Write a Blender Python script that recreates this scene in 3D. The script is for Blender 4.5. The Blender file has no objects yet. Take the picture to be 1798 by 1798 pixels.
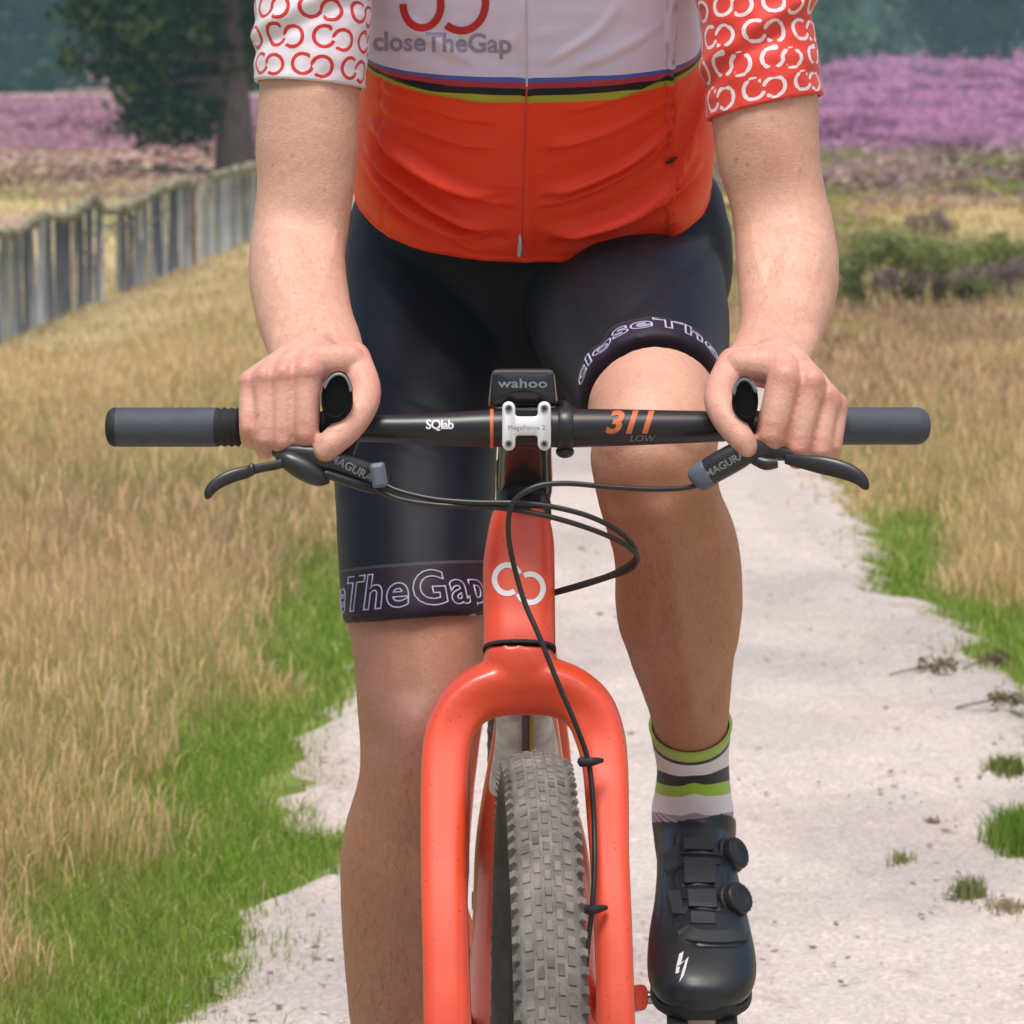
import bpy, bmesh, math, random
import numpy as np
from mathutils import Vector, Matrix, noise
from mathutils.bvhtree import BVHTree

random.seed(7)
rng = np.random.default_rng(11)
C = bpy.context.scene.collection
R = math.radians

# ------------------------------------------------------------------ camera
F = 7748.0                        # focal length in photograph pixels (1798 wide)
TH = math.atan((899 - 95) / F)    # pitch below the horizon
CF = np.array([0, math.cos(TH), -math.sin(TH)])
CU = np.array([0, math.sin(TH), math.cos(TH)])
CX = np.array([1.0, 0, 0])
CAM = np.array([0, -4.0, 1.337])
cam_d = bpy.data.cameras.new('camera')
cam = bpy.data.objects.new('camera', cam_d)
C.objects.link(cam)
cam.location = CAM
cam.rotation_euler = (R(90) - TH, 0, 0)
cam_d.sensor_width = 36
cam_d.lens = F / 1798 * 36
cam_d.clip_end = 3000
cam_d.dof.use_dof = True
cam_d.dof.focus_distance = 4.05
cam_d.dof.aperture_fstop = 21
bpy.context.scene.camera = cam

# ------------------------------------------------------------------ light
SUN_EL, SUN_AZ = 70, -24          # overcast: a broad soft sun, high, from the left in front of the rider
world = bpy.data.worlds.new('World')
bpy.context.scene.world = world
world.use_nodes = True
wn = world.node_tree
wn.nodes.clear()
wo = wn.nodes.new('ShaderNodeOutputWorld')
wb = wn.nodes.new('ShaderNodeBackground')
ws = wn.nodes.new('ShaderNodeTexSky')
ws.sky_type = 'NISHITA'
ws.sun_disc = False
ws.sun_elevation = R(SUN_EL)
ws.sun_rotation = R(180 + SUN_AZ)
ws.dust_density = 4.0
ws.ozone_density = 0.6
wb.inputs['Strength'].default_value = 0.075
wn.links.new(ws.outputs[0], wb.inputs[0])
wn.links.new(wb.outputs[0], wo.inputs[0])
sun_d = bpy.data.lights.new('sun', 'SUN')
sun_d.energy = 1.5
sun_d.angle = R(20)
sun_d.color = (1.0, 0.95, 0.88)
sun = bpy.data.objects.new('sun', sun_d)
C.objects.link(sun)
sd = Vector((math.sin(R(SUN_AZ)) * math.cos(R(SUN_EL)), -math.cos(R(SUN_AZ)) * math.cos(R(SUN_EL)), math.sin(R(SUN_EL))))
sun.rotation_euler = sd.to_track_quat('Z', 'Y').to_euler()
sun.location = (0, 0, 20)
vs = bpy.context.scene.view_settings
vs.view_transform = 'Standard'
vs.look = 'None'
vs.exposure = 0.98
vs.gamma = 1
vs.use_curve_mapping = False
bpy.context.scene.cycles.max_bounces = 6
bpy.context.scene.cycles.volume_bounces = 0

# ------------------------------------------------------------------ measuring helpers
def ray(px, py):
    return CF + (px - 899) / F * CX + (899 - py) / F * CU
def P(px, py, Y):                 # the point at distance Y (world y) that the photo shows at px, py
    d = ray(px, py)
    return CAM + d * ((Y - CAM[1]) / d[1])
def G(px, py):                    # the point of the level ground there
    d = ray(px, py)
    return CAM + d * (-CAM[2] / d[2])
def mpp(Y):                       # metres in one photo pixel at distance Y
    return (Y - CAM[1]) * 1.005 / F
def to_px(co):
    v = co - CAM
    w = v @ CF
    return 899 + F * (v @ CX) / w, 899 - F * (v @ CU) / w
def unit(v):
    v = np.asarray(v, float)
    return v / max(np.linalg.norm(v), 1e-9)
def cr(rows, k=6):                # Catmull-Rom through rows of numbers
    r = np.asarray(rows, float)
    p = np.vstack([2 * r[0] - r[1], r, 2 * r[-1] - r[-2]])
    out = []
    for i in range(1, len(p) - 2):
        for j in range(k):
            t = j / k
            a, b, c, d = p[i - 1], p[i], p[i + 1], p[i + 2]
            out.append(0.5 * (2 * b + (c - a) * t + (2 * a - 5 * b + 4 * c - d) * t * t + (3 * b - a - 3 * c + d) * t ** 3))
    out.append(p[-2])
    return np.array(out)
def interp(x, xs, ys):
    return np.interp(x, xs, ys)
def vnoise(x, y, seed=0):         # smooth value noise, vectorised
    x = np.asarray(x, float); y = np.asarray(y, float)
    xi = np.floor(x).astype(int); yi = np.floor(y).astype(int)
    fx = x - xi; fy = y - yi
    fx = fx * fx * (3 - 2 * fx); fy = fy * fy * (3 - 2 * fy)
    def h(a, b):
        n = (a * 374761393 + b * 668265263 + seed * 974711) & 0x7fffffff
        n = ((n ^ (n >> 13)) * 1274126177) & 0x7fffffff
        return ((n ^ (n >> 16)) & 0xffff) / 65535.0
    return (h(xi, yi) * (1 - fx) + h(xi + 1, yi) * fx) * (1 - fy) + (h(xi, yi + 1) * (1 - fx) + h(xi + 1, yi + 1) * fx) * fy
def fbm(x, y, seed=0, o=3):
    s = 0; a = 0.5; f = 1
    for i in range(o):
        s = s + a * vnoise(x * f, y * f, seed + i); a *= 0.5; f *= 2.03
    return s / (1 - 0.5 ** o)

# ------------------------------------------------------------------ materials
MATS = {}
def mat(name, col, rough=0.6, bump=0.0, bscale=300, var=0.0, vscale=20, metal=0, spec=None, attr=None, sss=0, sheen=0, coat=0, stretch=(1, 1, 1), col2=None, bump2=None):
    m = bpy.data.materials.new(name)
    m.use_nodes = True
    nt = m.node_tree
    b = nt.nodes['Principled BSDF']
    b.inputs['Roughness'].default_value = rough
    b.inputs['Metallic'].default_value = metal
    if spec is not None: b.inputs['Specular IOR Level'].default_value = spec
    if sss:
        b.inputs['Subsurface Weight'].default_value = sss
        b.inputs['Subsurface Radius'].default_value = (0.012, 0.005, 0.003)
        b.inputs['Subsurface Scale'].default_value = 0.6
    if sheen: b.inputs['Sheen Weight'].default_value = sheen
    if coat: b.inputs['Coat Weight'].default_value = coat; b.inputs['Coat Roughness'].default_value = 0.15
    tc = nt.nodes.new('ShaderNodeTexCoord')
    mp = nt.nodes.new('ShaderNodeMapping')
    mp.inputs['Scale'].default_value = stretch
    nt.links.new(tc.outputs['Object'], mp.inputs[0])
    src = None
    if attr:
        a = nt.nodes.new('ShaderNodeAttribute'); a.attribute_name = attr
        src = a.outputs['Color']
    if var or col2:
        n = nt.nodes.new('ShaderNodeTexNoise'); n.inputs['Scale'].default_value = vscale; n.inputs['Detail'].default_value = 6
        nt.links.new(mp.outputs[0], n.inputs['Vector'])
        if attr:
            mr = nt.nodes.new('ShaderNodeMapRange')
            mr.inputs[1].default_value = 0.3; mr.inputs[2].default_value = 0.7
            mr.inputs[3].default_value = 1 - var; mr.inputs[4].default_value = 1 + var
            nt.links.new(n.outputs['Fac'], mr.inputs[0])
            mx = nt.nodes.new('ShaderNodeVectorMath'); mx.operation = 'SCALE'
            nt.links.new(src, mx.inputs[0]); nt.links.new(mr.outputs[0], mx.inputs['Scale'])
            src = mx.outputs[0]
        else:
            cr_ = nt.nodes.new('ShaderNodeValToRGB')
            c = Vector(col); d = Vector(col2) if col2 else None
            cr_.color_ramp.elements[0].position = 0.32; cr_.color_ramp.elements[1].position = 0.68
            cr_.color_ramp.elements[0].color = (*(c * (1 - var) if d is None else c), 1)
            cr_.color_ramp.elements[1].color = (*(c * (1 + var) if d is None else d), 1)
            nt.links.new(n.outputs['Fac'], cr_.inputs[0])
            src = cr_.outputs[0]
    if src is not None: nt.links.new(src, b.inputs['Base Color'])
    else: b.inputs['Base Color'].default_value = (*col, 1)
    if bump:
        n2 = nt.nodes.new('ShaderNodeTexNoise'); n2.inputs['Scale'].default_value = bscale; n2.inputs['Detail'].default_value = 4
        nt.links.new(mp.outputs[0], n2.inputs['Vector'])
        bp = nt.nodes.new('ShaderNodeBump'); bp.inputs['Strength'].default_value = bump; bp.inputs['Distance'].default_value = 0.002 if bump2 is None else bump2
        nt.links.new(n2.outputs['Fac'], bp.inputs['Height'])
        nt.links.new(bp.outputs[0], b.inputs['Normal'])
    MATS[name] = m
    return m
def ramp_on(m, attr, stops, edge=None):   # constant colour bands along a float attribute: printed fabric
    nt = m.node_tree
    a = nt.nodes.new('ShaderNodeAttribute'); a.attribute_name = attr
    r = nt.nodes.new('ShaderNodeValToRGB'); r.color_ramp.interpolation = 'CONSTANT'
    el = r.color_ramp.elements
    while len(el) < len(stops): el.new(0.5)
    for e, (p, c) in zip(el, stops): e.position = p; e.color = (*c, 1)
    nt.links.new(a.outputs['Fac'], r.inputs[0])
    nt.links.new(r.outputs[0], nt.nodes['Principled BSDF'].inputs['Base Color'])
    return m

# ------------------------------------------------------------------ mesh helpers
class MB:
    def __init__(s): s.v = []; s.f = []; s.n = 0
    def add(s, v, f):
        v = np.asarray(v, float).reshape(-1, 3)
        s.v.append(v)
        s.f += [tuple(i + s.n for i in q) for q in f]
        s.n += len(v)
    def loft(s, rings, cap=True, closed=False):
        rings = np.asarray(rings, float); m, n = rings.shape[:2]
        v = rings.reshape(-1, 3); f = []
        mm = m if closed else m - 1
        for i in range(mm):
            i2 = (i + 1) % m
            for j in range(n):
                k = (j + 1) % n
                f.append((i * n + j, i * n + k, i2 * n + k, i2 * n + j))
        if cap and not closed:
            v = np.vstack([v, rings[0].mean(0), rings[-1].mean(0)])
            for j in range(n):
                k = (j + 1) % n
                f.append((m * n, k, j)); f.append((m * n + 1, (m - 1) * n + j, (m - 1) * n + k))
        s.add(v, f)
    def tube(s, pts, rad, n=12, k=5, flat=1.0, ref=(0, 1, 0), cap=True, exp=2.0):
        """a tube through pts; rad = one radius each (across the picture), flat = depth ratio"""
        pts = np.asarray(pts, float)
        rad = np.broadcast_to(np.asarray(rad, float), (len(pts),))
        q = cr(np.column_stack([pts, rad]), k) if k > 1 and len(pts) > 2 else np.column_stack([pts, rad])
        c, r = q[:, :3], q[:, 3]
        t = np.gradient(c, axis=0)
        rings = []
        ang = np.linspace(0, 2 * math.pi, n, endpoint=False)
        ca, sa = np.cos(ang), np.sin(ang)
        if exp != 2: ca = np.sign(ca) * abs(ca) ** (2 / exp); sa = np.sign(sa) * abs(sa) ** (2 / exp)
        A0 = None
        for i in range(len(c)):
            T = unit(t[i])
            A = np.cross(T, ref)
            if np.linalg.norm(A) < 0.15: A = A0 if A0 is not None else np.cross(T, (1, 0, 0))
            A = unit(A); A0 = A; B = np.cross(A, T)
            rings.append(c[i] + r[i] * (ca[:, None] * A + flat * sa[:, None] * B))
        s.loft(rings, cap)
    def capsule(s, pts, rad, n=14, k=4):
        pts = np.asarray(pts, float); rad = np.asarray(rad, float)
        def ext(p, q, r):
            d = unit(p - q)
            return [(p + d * r * x, r * math.sqrt(max(0.0, 1 - x * x))) for x in (0.98, 0.85, 0.6, 0.3)]
        a = ext(pts[0], pts[1], rad[0]); b = ext(pts[-1], pts[-2], rad[-1])
        q = cr(np.column_stack([pts, rad]), k)
        q = np.vstack([[np.append(p, r) for p, r in a], q, [np.append(p, r) for p, r in b[::-1]]])
        s.tube(q[:, :3], q[:, 3], n, 1, ref=(0.3, 0.2, 1) if abs(unit(pts[-1] - pts[0])[1]) > 0.9 else (0, 1, 0))
    def ellipsoid(s, c, r, n=16, m=10, rot=None):
        rings = []
        for i in range(m + 1):
            a = -math.pi / 2 + math.pi * (i * 0.98 / m + 0.01)
            ph = np.linspace(0, 2 * math.pi, n, endpoint=False)
            p = np.column_stack([np.cos(ph) * math.cos(a) * r[0], np.sin(ph) * math.cos(a) * r[1], np.full(n, math.sin(a) * r[2])])
            if rot is not None: p = p @ np.array(rot.to_3x3()).T
            rings.append(p + np.asarray(c))
        s.loft(rings)
    def prism(s, prof, c, ax, ay, az, depth, bev=0.0):
        """2-D outline prof in (ax, ay), thick along az, edges bevelled"""
        prof = np.asarray(prof, float); c = np.asarray(c, float)
        ax, ay, az = unit(ax), unit(ay), unit(az)
        d = np.roll(prof, -1, 0) - np.roll(prof, 1, 0)
        nrm = np.column_stack([d[:, 1], -d[:, 0]]); nrm /= np.maximum(np.linalg.norm(nrm, axis=1, keepdims=True), 1e-9)
        area = 0.5 * np.sum(prof[:, 0] * np.roll(prof[:, 1], -1) - np.roll(prof[:, 0], -1) * prof[:, 1])
        if area < 0: nrm = -nrm
        st = [(-depth / 2, bev), (-depth / 2 + bev, 0), (depth / 2 - bev, 0), (depth / 2, bev)] if bev else [(-depth / 2, 0), (depth / 2, 0)]
        n = len(prof); v = []; f = []
        for z, ins in st:
            q = prof - nrm * ins
            v.append(c + q[:, :1] * ax + q[:, 1:] * ay + z * az)
        for i in range(len(st) - 1):
            for j in range(n):
                k = (j + 1) % n
                f.append((i * n + j, i * n + k, (i + 1) * n + k, (i + 1) * n + j))
        f.append(tuple(range(n))[::-1]); f.append(tuple(range((len(st) - 1) * n, len(st) * n)))
        s.add(np.vstack(v), f)
    def build(s, name, m, parent=None, smooth=True, recalc=True, sharp=40, attrs=None):
        return mk(name, np.vstack(s.v), s.f, m, parent, smooth, recalc, sharp, attrs)

def mk(name, v, f, m, parent=None, smooth=True, recalc=True, sharp=40, attrs=None):
    me = bpy.data.meshes.new(name)
    me.from_pydata(np.asarray(v).tolist(), [], f)
    if recalc:
        bm = bmesh.new(); bm.from_mesh(me)
        bmesh.ops.recalc_face_normals(bm, faces=bm.faces)
        bm.to_mesh(me); bm.free()
    if attrs:
        for k, a in attrs.items(): set_attr(me, k, a)
    if smooth:
        me.shade_smooth()
        if sharp: me.set_sharp_from_angle(angle=R(sharp))
    me.materials.append(m)
    o = bpy.data.objects.new(name, me)
    C.objects.link(o)
    if parent is not None: o.parent = parent
    return o
def set_attr(me, k, a):
    a = np.asarray(a, np.float32)
    if a.ndim == 1:
        at = me.attributes.new(k, 'FLOAT', 'POINT'); at.data.foreach_set('value', a)
    else:
        at = me.attributes.new(k, 'FLOAT_COLOR', 'POINT')
        at.data.foreach_set('color', np.column_stack([a, np.ones(len(a))]).astype(np.float32).ravel())
def fast_mesh(name, v, tris, m, col=None, smooth=False):     # big triangle soups
    me = bpy.data.meshes.new(name)
    v = np.asarray(v, np.float32); t = np.asarray(tris, np.int32)
    me.vertices.add(len(v)); me.vertices.foreach_set('co', v.ravel())
    me.loops.add(t.size); me.loops.foreach_set('vertex_index', t.ravel())
    me.polygons.add(len(t))
    me.polygons.foreach_set('loop_start', np.arange(0, t.size, t.shape[1], dtype=np.int32))
    me.update(calc_edges=True)
    if col is not None: set_attr(me, 'col', col)
    if smooth: me.shade_smooth()
    me.materials.append(m)
    o = bpy.data.objects.new(name, me)
    C.objects.link(o)
    return o
def tag(o, label=None, cat=None, group=None, kind=None):
    if label: o['label'] = label
    if cat: o['category'] = cat
    if group: o['group'] = group
    if kind: o['kind'] = kind
    return o
def thing(name, loc, label, cat, group=None):
    o = bpy.data.objects.new(name, None); C.objects.link(o)
    o.empty_display_size = 0.1
    tag(o, label, cat, group)
    return o
def rrect(w, h, r, n=5):
    pts = []
    for cx, cy, a0 in ((w / 2 - r, h / 2 - r, 0), (-w / 2 + r, h / 2 - r, 90), (-w / 2 + r, -h / 2 + r, 180), (w / 2 - r, -h / 2 + r, 270)):
        for i in range(n + 1):
            a = R(a0 + 90 * i / n); pts.append((cx + r * math.cos(a), cy + r * math.sin(a)))
    return np.array(pts)
def remesh(mb, voxel):
    me = bpy.data.meshes.new('tmp')
    me.from_pydata(np.vstack(mb.v).tolist(), [], mb.f)
    o = bpy.data.objects.new('tmp', me); C.objects.link(o)
    md = o.modifiers.new('r', 'REMESH'); md.mode = 'VOXEL'; md.voxel_size = voxel; md.adaptivity = 0
    dg = bpy.context.evaluated_depsgraph_get()
    ev = o.evaluated_get(dg)
    out = bpy.data.meshes.new_from_object(ev)
    bpy.data.objects.remove(o); bpy.data.meshes.remove(me)
    out.materials.clear()
    return out
def get_co(me):
    a = np.empty(len(me.vertices) * 3, np.float32); me.vertices.foreach_get('co', a); return a.reshape(-1, 3).astype(float)
def put_co(me, co):
    me.vertices.foreach_set('co', co.astype(np.float32).ravel()); me.update()
def get_nrm(me):
    a = np.empty(len(me.vertices) * 3, np.float32); me.vertex_normals.foreach_get('vector', a); return a.reshape(-1, 3).astype(float)
def relax(me, iters, w=None, lam=0.5):
    e = np.empty(len(me.edges) * 2, np.int32); me.edges.foreach_get('vertices', e); e = e.reshape(-1, 2)
    co = get_co(me); n = len(co)
    i = np.concatenate([e[:, 0], e[:, 1]]); j = np.concatenate([e[:, 1], e[:, 0]])
    deg = np.maximum(np.bincount(i, minlength=n), 1)
    for _ in range(iters):
        av = np.column_stack([np.bincount(i, co[j, k], n) for k in range(3)]) / deg[:, None]
        d = (av - co) * lam
        co = co + (d if w is None else d * w[:, None])
    put_co(me, co)
    return co
def dist_seg(co, a, b):
    a = np.asarray(a); b = np.asarray(b); d = b - a
    t = np.clip(((co - a) @ d) / (d @ d), 0, 1)
    return np.linalg.norm(co - (a + t[:, None] * d), axis=1)
def finish(me, name, m, parent, smooth=True):
    me.name = name
    me.materials.append(m)
    me.shade_smooth()
    o = bpy.data.objects.new(name, me); C.objects.link(o)
    if parent is not None: o.parent = parent
    return o
def bvh_of(o):
    me = o.data
    return BVHTree.FromPolygons([v.co[:] for v in me.vertices], [p.vertices[:] for p in me.polygons])
_fonts = {}
def text2d(s, size, outline=0.0, shear=0.0, bold=0.0, space=1.0, cell=0.003):
    cu = bpy.data.curves.new('t', 'FONT'); cu.body = s; cu.size = size; cu.shear = shear; cu.space_character = space
    cu.align_x = 'CENTER'; cu.align_y = 'CENTER'; cu.resolution_u = 4; cu.offset = bold
    if outline:
        cu.fill_mode = 'NONE'; cu.bevel_depth = outline; cu.bevel_resolution = 1
    o = bpy.data.objects.new('t', cu); C.objects.link(o)
    dg = bpy.context.evaluated_depsgraph_get()
    me = bpy.data.meshes.new_from_object(o.evaluated_get(dg))
    bpy.data.objects.remove(o)
    bm = bmesh.new(); bm.from_mesh(me); bpy.data.meshes.remove(me)
    if not outline:
        xs = [v.co.x for v in bm.verts]; ys = [v.co.y for v in bm.verts]
        for lo, hi, no in ((min(xs), max(xs), (1, 0, 0)), (min(ys), max(ys), (0, 1, 0))):
            k = lo + cell
            while k < hi:
                bmesh.ops.bisect_plane(bm, geom=bm.verts[:] + bm.edges[:] + bm.faces[:], plane_co=Vector(no) * k, plane_no=no)
                k += cell
    bm.verts.index_update()
    v = np.array([x.co[:] for x in bm.verts]); f = [tuple(q.index for q in p.verts) for p in bm.faces]
    bm.free()
    return v, f
def annulus(cx, cy, rx, ry, w, a0=0, a1=360, n=40):
    a = np.radians(np.linspace(a0, a1, n))
    v = []
    for k in (-0.5, 0, 0.5):
        v.append(np.column_stack([cx + (rx + k * w) * np.cos(a), cy + (ry + k * w) * np.sin(a), np.zeros(n)]))
    v = np.vstack(v); f = []
    for r_ in range(2):
        for j in range(n - 1):
            f.append((r_ * n + j, r_ * n + j + 1, (r_ + 1) * n + j + 1, (r_ + 1) * n + j))
    return v, f
def join2d(parts):
    v = []; f = []; n = 0
    for a, b in parts:
        v.append(a); f += [tuple(i + n for i in q) for q in b]; n += len(a)
    return np.vstack(v), f
def decal(v2, f2, bvh, org, ux, uy, d, off, name, m, parent):
    """print laid on a surface: plane coordinates sent along d onto the mesh"""
    ux, uy, d = unit(ux), unit(uy), unit(d)
    out = []; ok = []
    for x, y, z in v2:
        p = Vector(org + ux * x + uy * y - d * 0.25)
        h = bvh.ray_cast(p, Vector(d), 0.6)
        if h[0] is None:
            out.append((0, 0, 0)); ok.append(False)
        else:
            nn = h[1] if h[1].dot(Vector(d)) < 0 else -h[1]
            out.append(tuple(h[0] + nn * (off + z))); ok.append(True)
    f = [q for q in f2 if all(ok[i] for i in q)]
    return mk(name, out, f, m, parent, smooth=True, recalc=False, sharp=0)
def decal_cyl(v2, f2, bvh, A, T, ref, r, off, name, m, parent):
    """print wrapped round an axis A + T; ref points to the middle of the print"""
    T = unit(T); ref = unit(np.asarray(ref) - T * (T @ np.asarray(ref))); S = np.cross(ref, T)
    out = []; ok = []
    for x, y, z in v2:
        a = x / r
        d = ref * math.cos(a) - S * math.sin(a)
        h = bvh.ray_cast(Vector(A + T * y + d * 0.3), Vector(-d), 0.4)
        if h[0] is None:
            out.append((0, 0, 0)); ok.append(False)
        else:
            nn = h[1] if h[1].dot(Vector(d)) > 0 else -h[1]
            out.append(tuple(h[0] + nn * (off + z))); ok.append(True)
    f = [q for q in f2 if all(ok[i] for i in q)]
    return mk(name, out, f, m, parent, smooth=True, recalc=False, sharp=0)


# ================================================================== SETTING
def ground_h(x, y):               # level near the path, a low heath rise far to the right
    r = np.clip((y - 45) / 150, 0, 1) ** 1.2 * np.clip((x + 2) / 14, 0, 1)
    return r * (1.15 + 0.55 * (fbm(x * 0.13 + 5, y * 0.03, 37) - 0.5))

def side_edges():
    L = [(-60, 1990), (120, 1850), (250, 1790), (330, 1755), (395, 1715), (380, 1682), (470, 1592), (560, 1545), (600, 1538), (602, 1470), (482, 1464), (495, 1430),
         (530, 1330), (545, 1285), (610, 1230), (625, 1190), (645, 1120), (665, 1040), (690, 960), (730, 860), (790, 760), (850, 660), (900, 560), (930, 470)]
    Rr = [(2100, 1990), (2060, 1800), (1990, 1560), (1900, 1300), (1800, 1185), (1725, 1165), (1730, 1115), (1640, 1068), (1552, 1050), (1548, 985), (1522, 920), (1488, 875),
          (1465, 820), (1435, 770), (1370, 690), (1270, 610), (1160, 540), (1060, 470)]
    return np.array([G(*p)[:2] for p in L]), np.array([G(*p)[:2] for p in Rr])
EDGE_L, EDGE_R = side_edges()
EDGE_L = np.vstack([[EDGE_L[0][0] - 0.15, -9.0], [EDGE_L[0][0], 0.0], EDGE_L]); EDGE_R = np.vstack([[EDGE_R[0][0] + 0.3, -9.0], [EDGE_R[0][0], 0.0], EDGE_R])
def edge_x(E, y):                 # edges are nearly functions of y; sort for lookup
    o = np.argsort(E[:, 1])
    return np.interp(y, E[o, 1], E[o, 0])
PATH_END = min(EDGE_L[:, 1].max(), EDGE_R[:, 1].max())

# ---- ground colours live in vertex colours: what grows there, not how it is lit
TAN = np.array([0.56, 0.435, 0.205]); STRAW = np.array([0.69, 0.55, 0.315]); OLIVE = np.array([0.335, 0.35, 0.10]); GREEN = np.array([0.22, 0.335, 0.050])
BROWN = np.array([0.40, 0.265, 0.165]); PINKB = np.array([0.46, 0.31, 0.27]); HEATH = np.array([0.57, 0.305, 0.46]); DRYH = np.array([0.42, 0.31, 0.28]); SOIL = np.array([0.30, 0.22, 0.13])
def mixc(a, b, t):
    t = np.asarray(t)[:, None]
    return a * (1 - t) + b * t
def sm(x, a, b):
    t = np.clip((x - a) / (b - a), 0, 1)
    return t * t * (3 - 2 * t)
def field_colour(x, y, seed=3):
    """colour of the growth at a place on the heath"""
    n1 = fbm(x * 1.3 + 7, y * 0.7, seed); n2 = fbm(x * 4, y * 2.2, seed + 5); n3 = fbm(x * 0.35 + 3, y * 0.16, seed + 9)
    d = np.maximum(y + 4.0, 1.0)
    py = 95 + F * 1.337 / d
    dl = edge_x(EDGE_L, y) - x                    # metres into the left field
    dr = x - edge_x(EDGE_R, y)
    near = np.where(x < edge_x(EDGE_L, y) + 0.3, dl, dr)
    n = len(x)
    col = np.tile(TAN, (n, 1))
    left = dl > -0.4
    # left field: tan far, olive band in the middle, pale straw nearer, olive then green by the path
    cl = mixc(np.tile(TAN, (n, 1)), np.tile(STRAW, (n, 1)), sm(n2, 0.35, 0.7))
    ol = sm(py, 650, 800) * (1 - sm(py, 960, 1060)) * sm(n1, 0.25, 0.55)
    cl = mixc(cl, OLIVE, ol)
    cl = mixc(cl, np.tile(BROWN, (n, 1)), sm(fbm(x * 2, y * 0.8, 31), 0.48, 0.70) * sm(py, 700, 840) * (1 - sm(py, 1080, 1120)) * 0.85)
    cl = mixc(cl, np.array([.40, .38, .115]), sm(py + 260 * (n1 - 0.5) + 120 * (n2 - .5), 1180, 1420) * 0.9)
    cl = mixc(cl, GREEN, (1 - sm(near + 0.5 * (n1 - 0.5), 0.04 + .5 * (n2 - .5), 0.46 + 0.40 * sm(py, 1300, 1750) + .6 * (n2 - .5))) * sm(py, 760, 1120))
    # right field: tan and reddish brown, olive close to the path, bands of shrub and dry heather behind
    cr_ = mixc(np.tile(TAN, (n, 1)), np.tile(BROWN, (n, 1)), sm(n1, 0.30, 0.55) * (1 - sm(py, 740, 900)))
    cr_ = mixc(cr_, OLIVE, (1 - sm(near + 0.4 * (n2 - 0.5), 0.05, 0.65)) * sm(py, 640, 800) * 0.75)
    cr_ = mixc(cr_, np.tile(STRAW, (n, 1)), sm(py, 830, 950) * sm(n2, 0.4, 0.6) * 0.7)
    cr_ = mixc(cr_, GREEN, (1 - sm(near + 0.3 * (n1 - 0.5), 0.04, 0.26)) * sm(py, 850, 960))
    cr_ = mixc(cr_, OLIVE * 0.85, sm(py, 395, 405) * (1 - sm(py, 520, 540)) * 0.5)
    col = np.where((dl > dr)[:, None], cl, cr_)
    # far heath
    far = 1 - sm(py, 395, 425)
    py = py + (fbm(x * 0.55 + 4, y * 0.10, 57) - 0.5) * 70 * sm(py, 215, 300) + (fbm(x * 2.2 + 4, y * 0.4, 58) - 0.5) * 40 * sm(py, 215, 300)
    rt = sm(x / d, -0.02, 0.02)
    straw_far = mixc(np.tile(TAN * 0.95, (n, 1)), np.tile(PINKB, (n, 1)), sm(n3, 0.4, 0.65) * 0.8)
    straw_far = mixc(straw_far, OLIVE * 0.9, sm(fbm(x * 0.7 + 50, y * 0.2, 91), 0.48, 0.66) * 0.7)
    lf = mixc(straw_far, np.tile(PINKB, (n, 1)), 1 - sm(py, 255, 330))
    lf = mixc(lf, (HEATH * .68 + PINKB * .38) * np.array([0.98, 1.0, 0.95]), (1 - sm(py + 50 * (n3 - 0.5), 215, 260)) * sm(py, 172, 195))
    rf = mixc(straw_far, OLIVE * 0.9, (1 - sm(py, 330, 350)) * sm(fbm(x * 0.5, y * 0.12, 77), 0.3, 0.6) * 0.8)
    rf = mixc(rf, DRYH, (1 - sm(py + 20 * (n3 - .5), 268, 285)))
    rf = mixc(rf, HEATH, (1 - sm(py + 30 * (n3 - 0.5), 222, 255)))
    return mixc(col, lf * (1 - rt[:, None]) + rf * rt[:, None], far)

def build_ground():
    ys = np.concatenate([np.linspace(-12, 2, 20), np.linspace(2.3, 30, 260), np.geomspace(30.5, 700, 170)])
    us = np.concatenate([np.linspace(-3, -0.30, 14), np.linspace(-0.26, 0.26, 210), np.linspace(0.30, 3, 14)])
    V = []
    for y in ys: V.append(np.column_stack([us * (6 + max(y, 0) * 0.75) * 1.0, np.full(len(us), y)]))
    V = np.vstack(V)
    x, y = V[:, 0], V[:, 1]
    z = ground_h(x, y) - 0.012 + 0.02 * (fbm(x * 3, y * 3, 2) - 0.5) * (y > 30)
    col = field_colour(x, y)
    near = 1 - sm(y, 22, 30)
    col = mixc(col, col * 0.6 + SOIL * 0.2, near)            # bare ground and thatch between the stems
    n = len(us); f = [(i * n + j, i * n + j + 1, (i + 1) * n + j + 1, (i + 1) * n + j) for i in range(len(ys) - 1) for j in range(n - 1)]
    m = mat('ground_growth', (0, 0, 0), 0.95, attr='col', var=0.35, vscale=9, bump=0.6, bscale=40, bump2=0.03, spec=0.1)
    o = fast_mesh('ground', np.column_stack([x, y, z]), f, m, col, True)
    tag(o, kind='structure')
build_ground()

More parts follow.
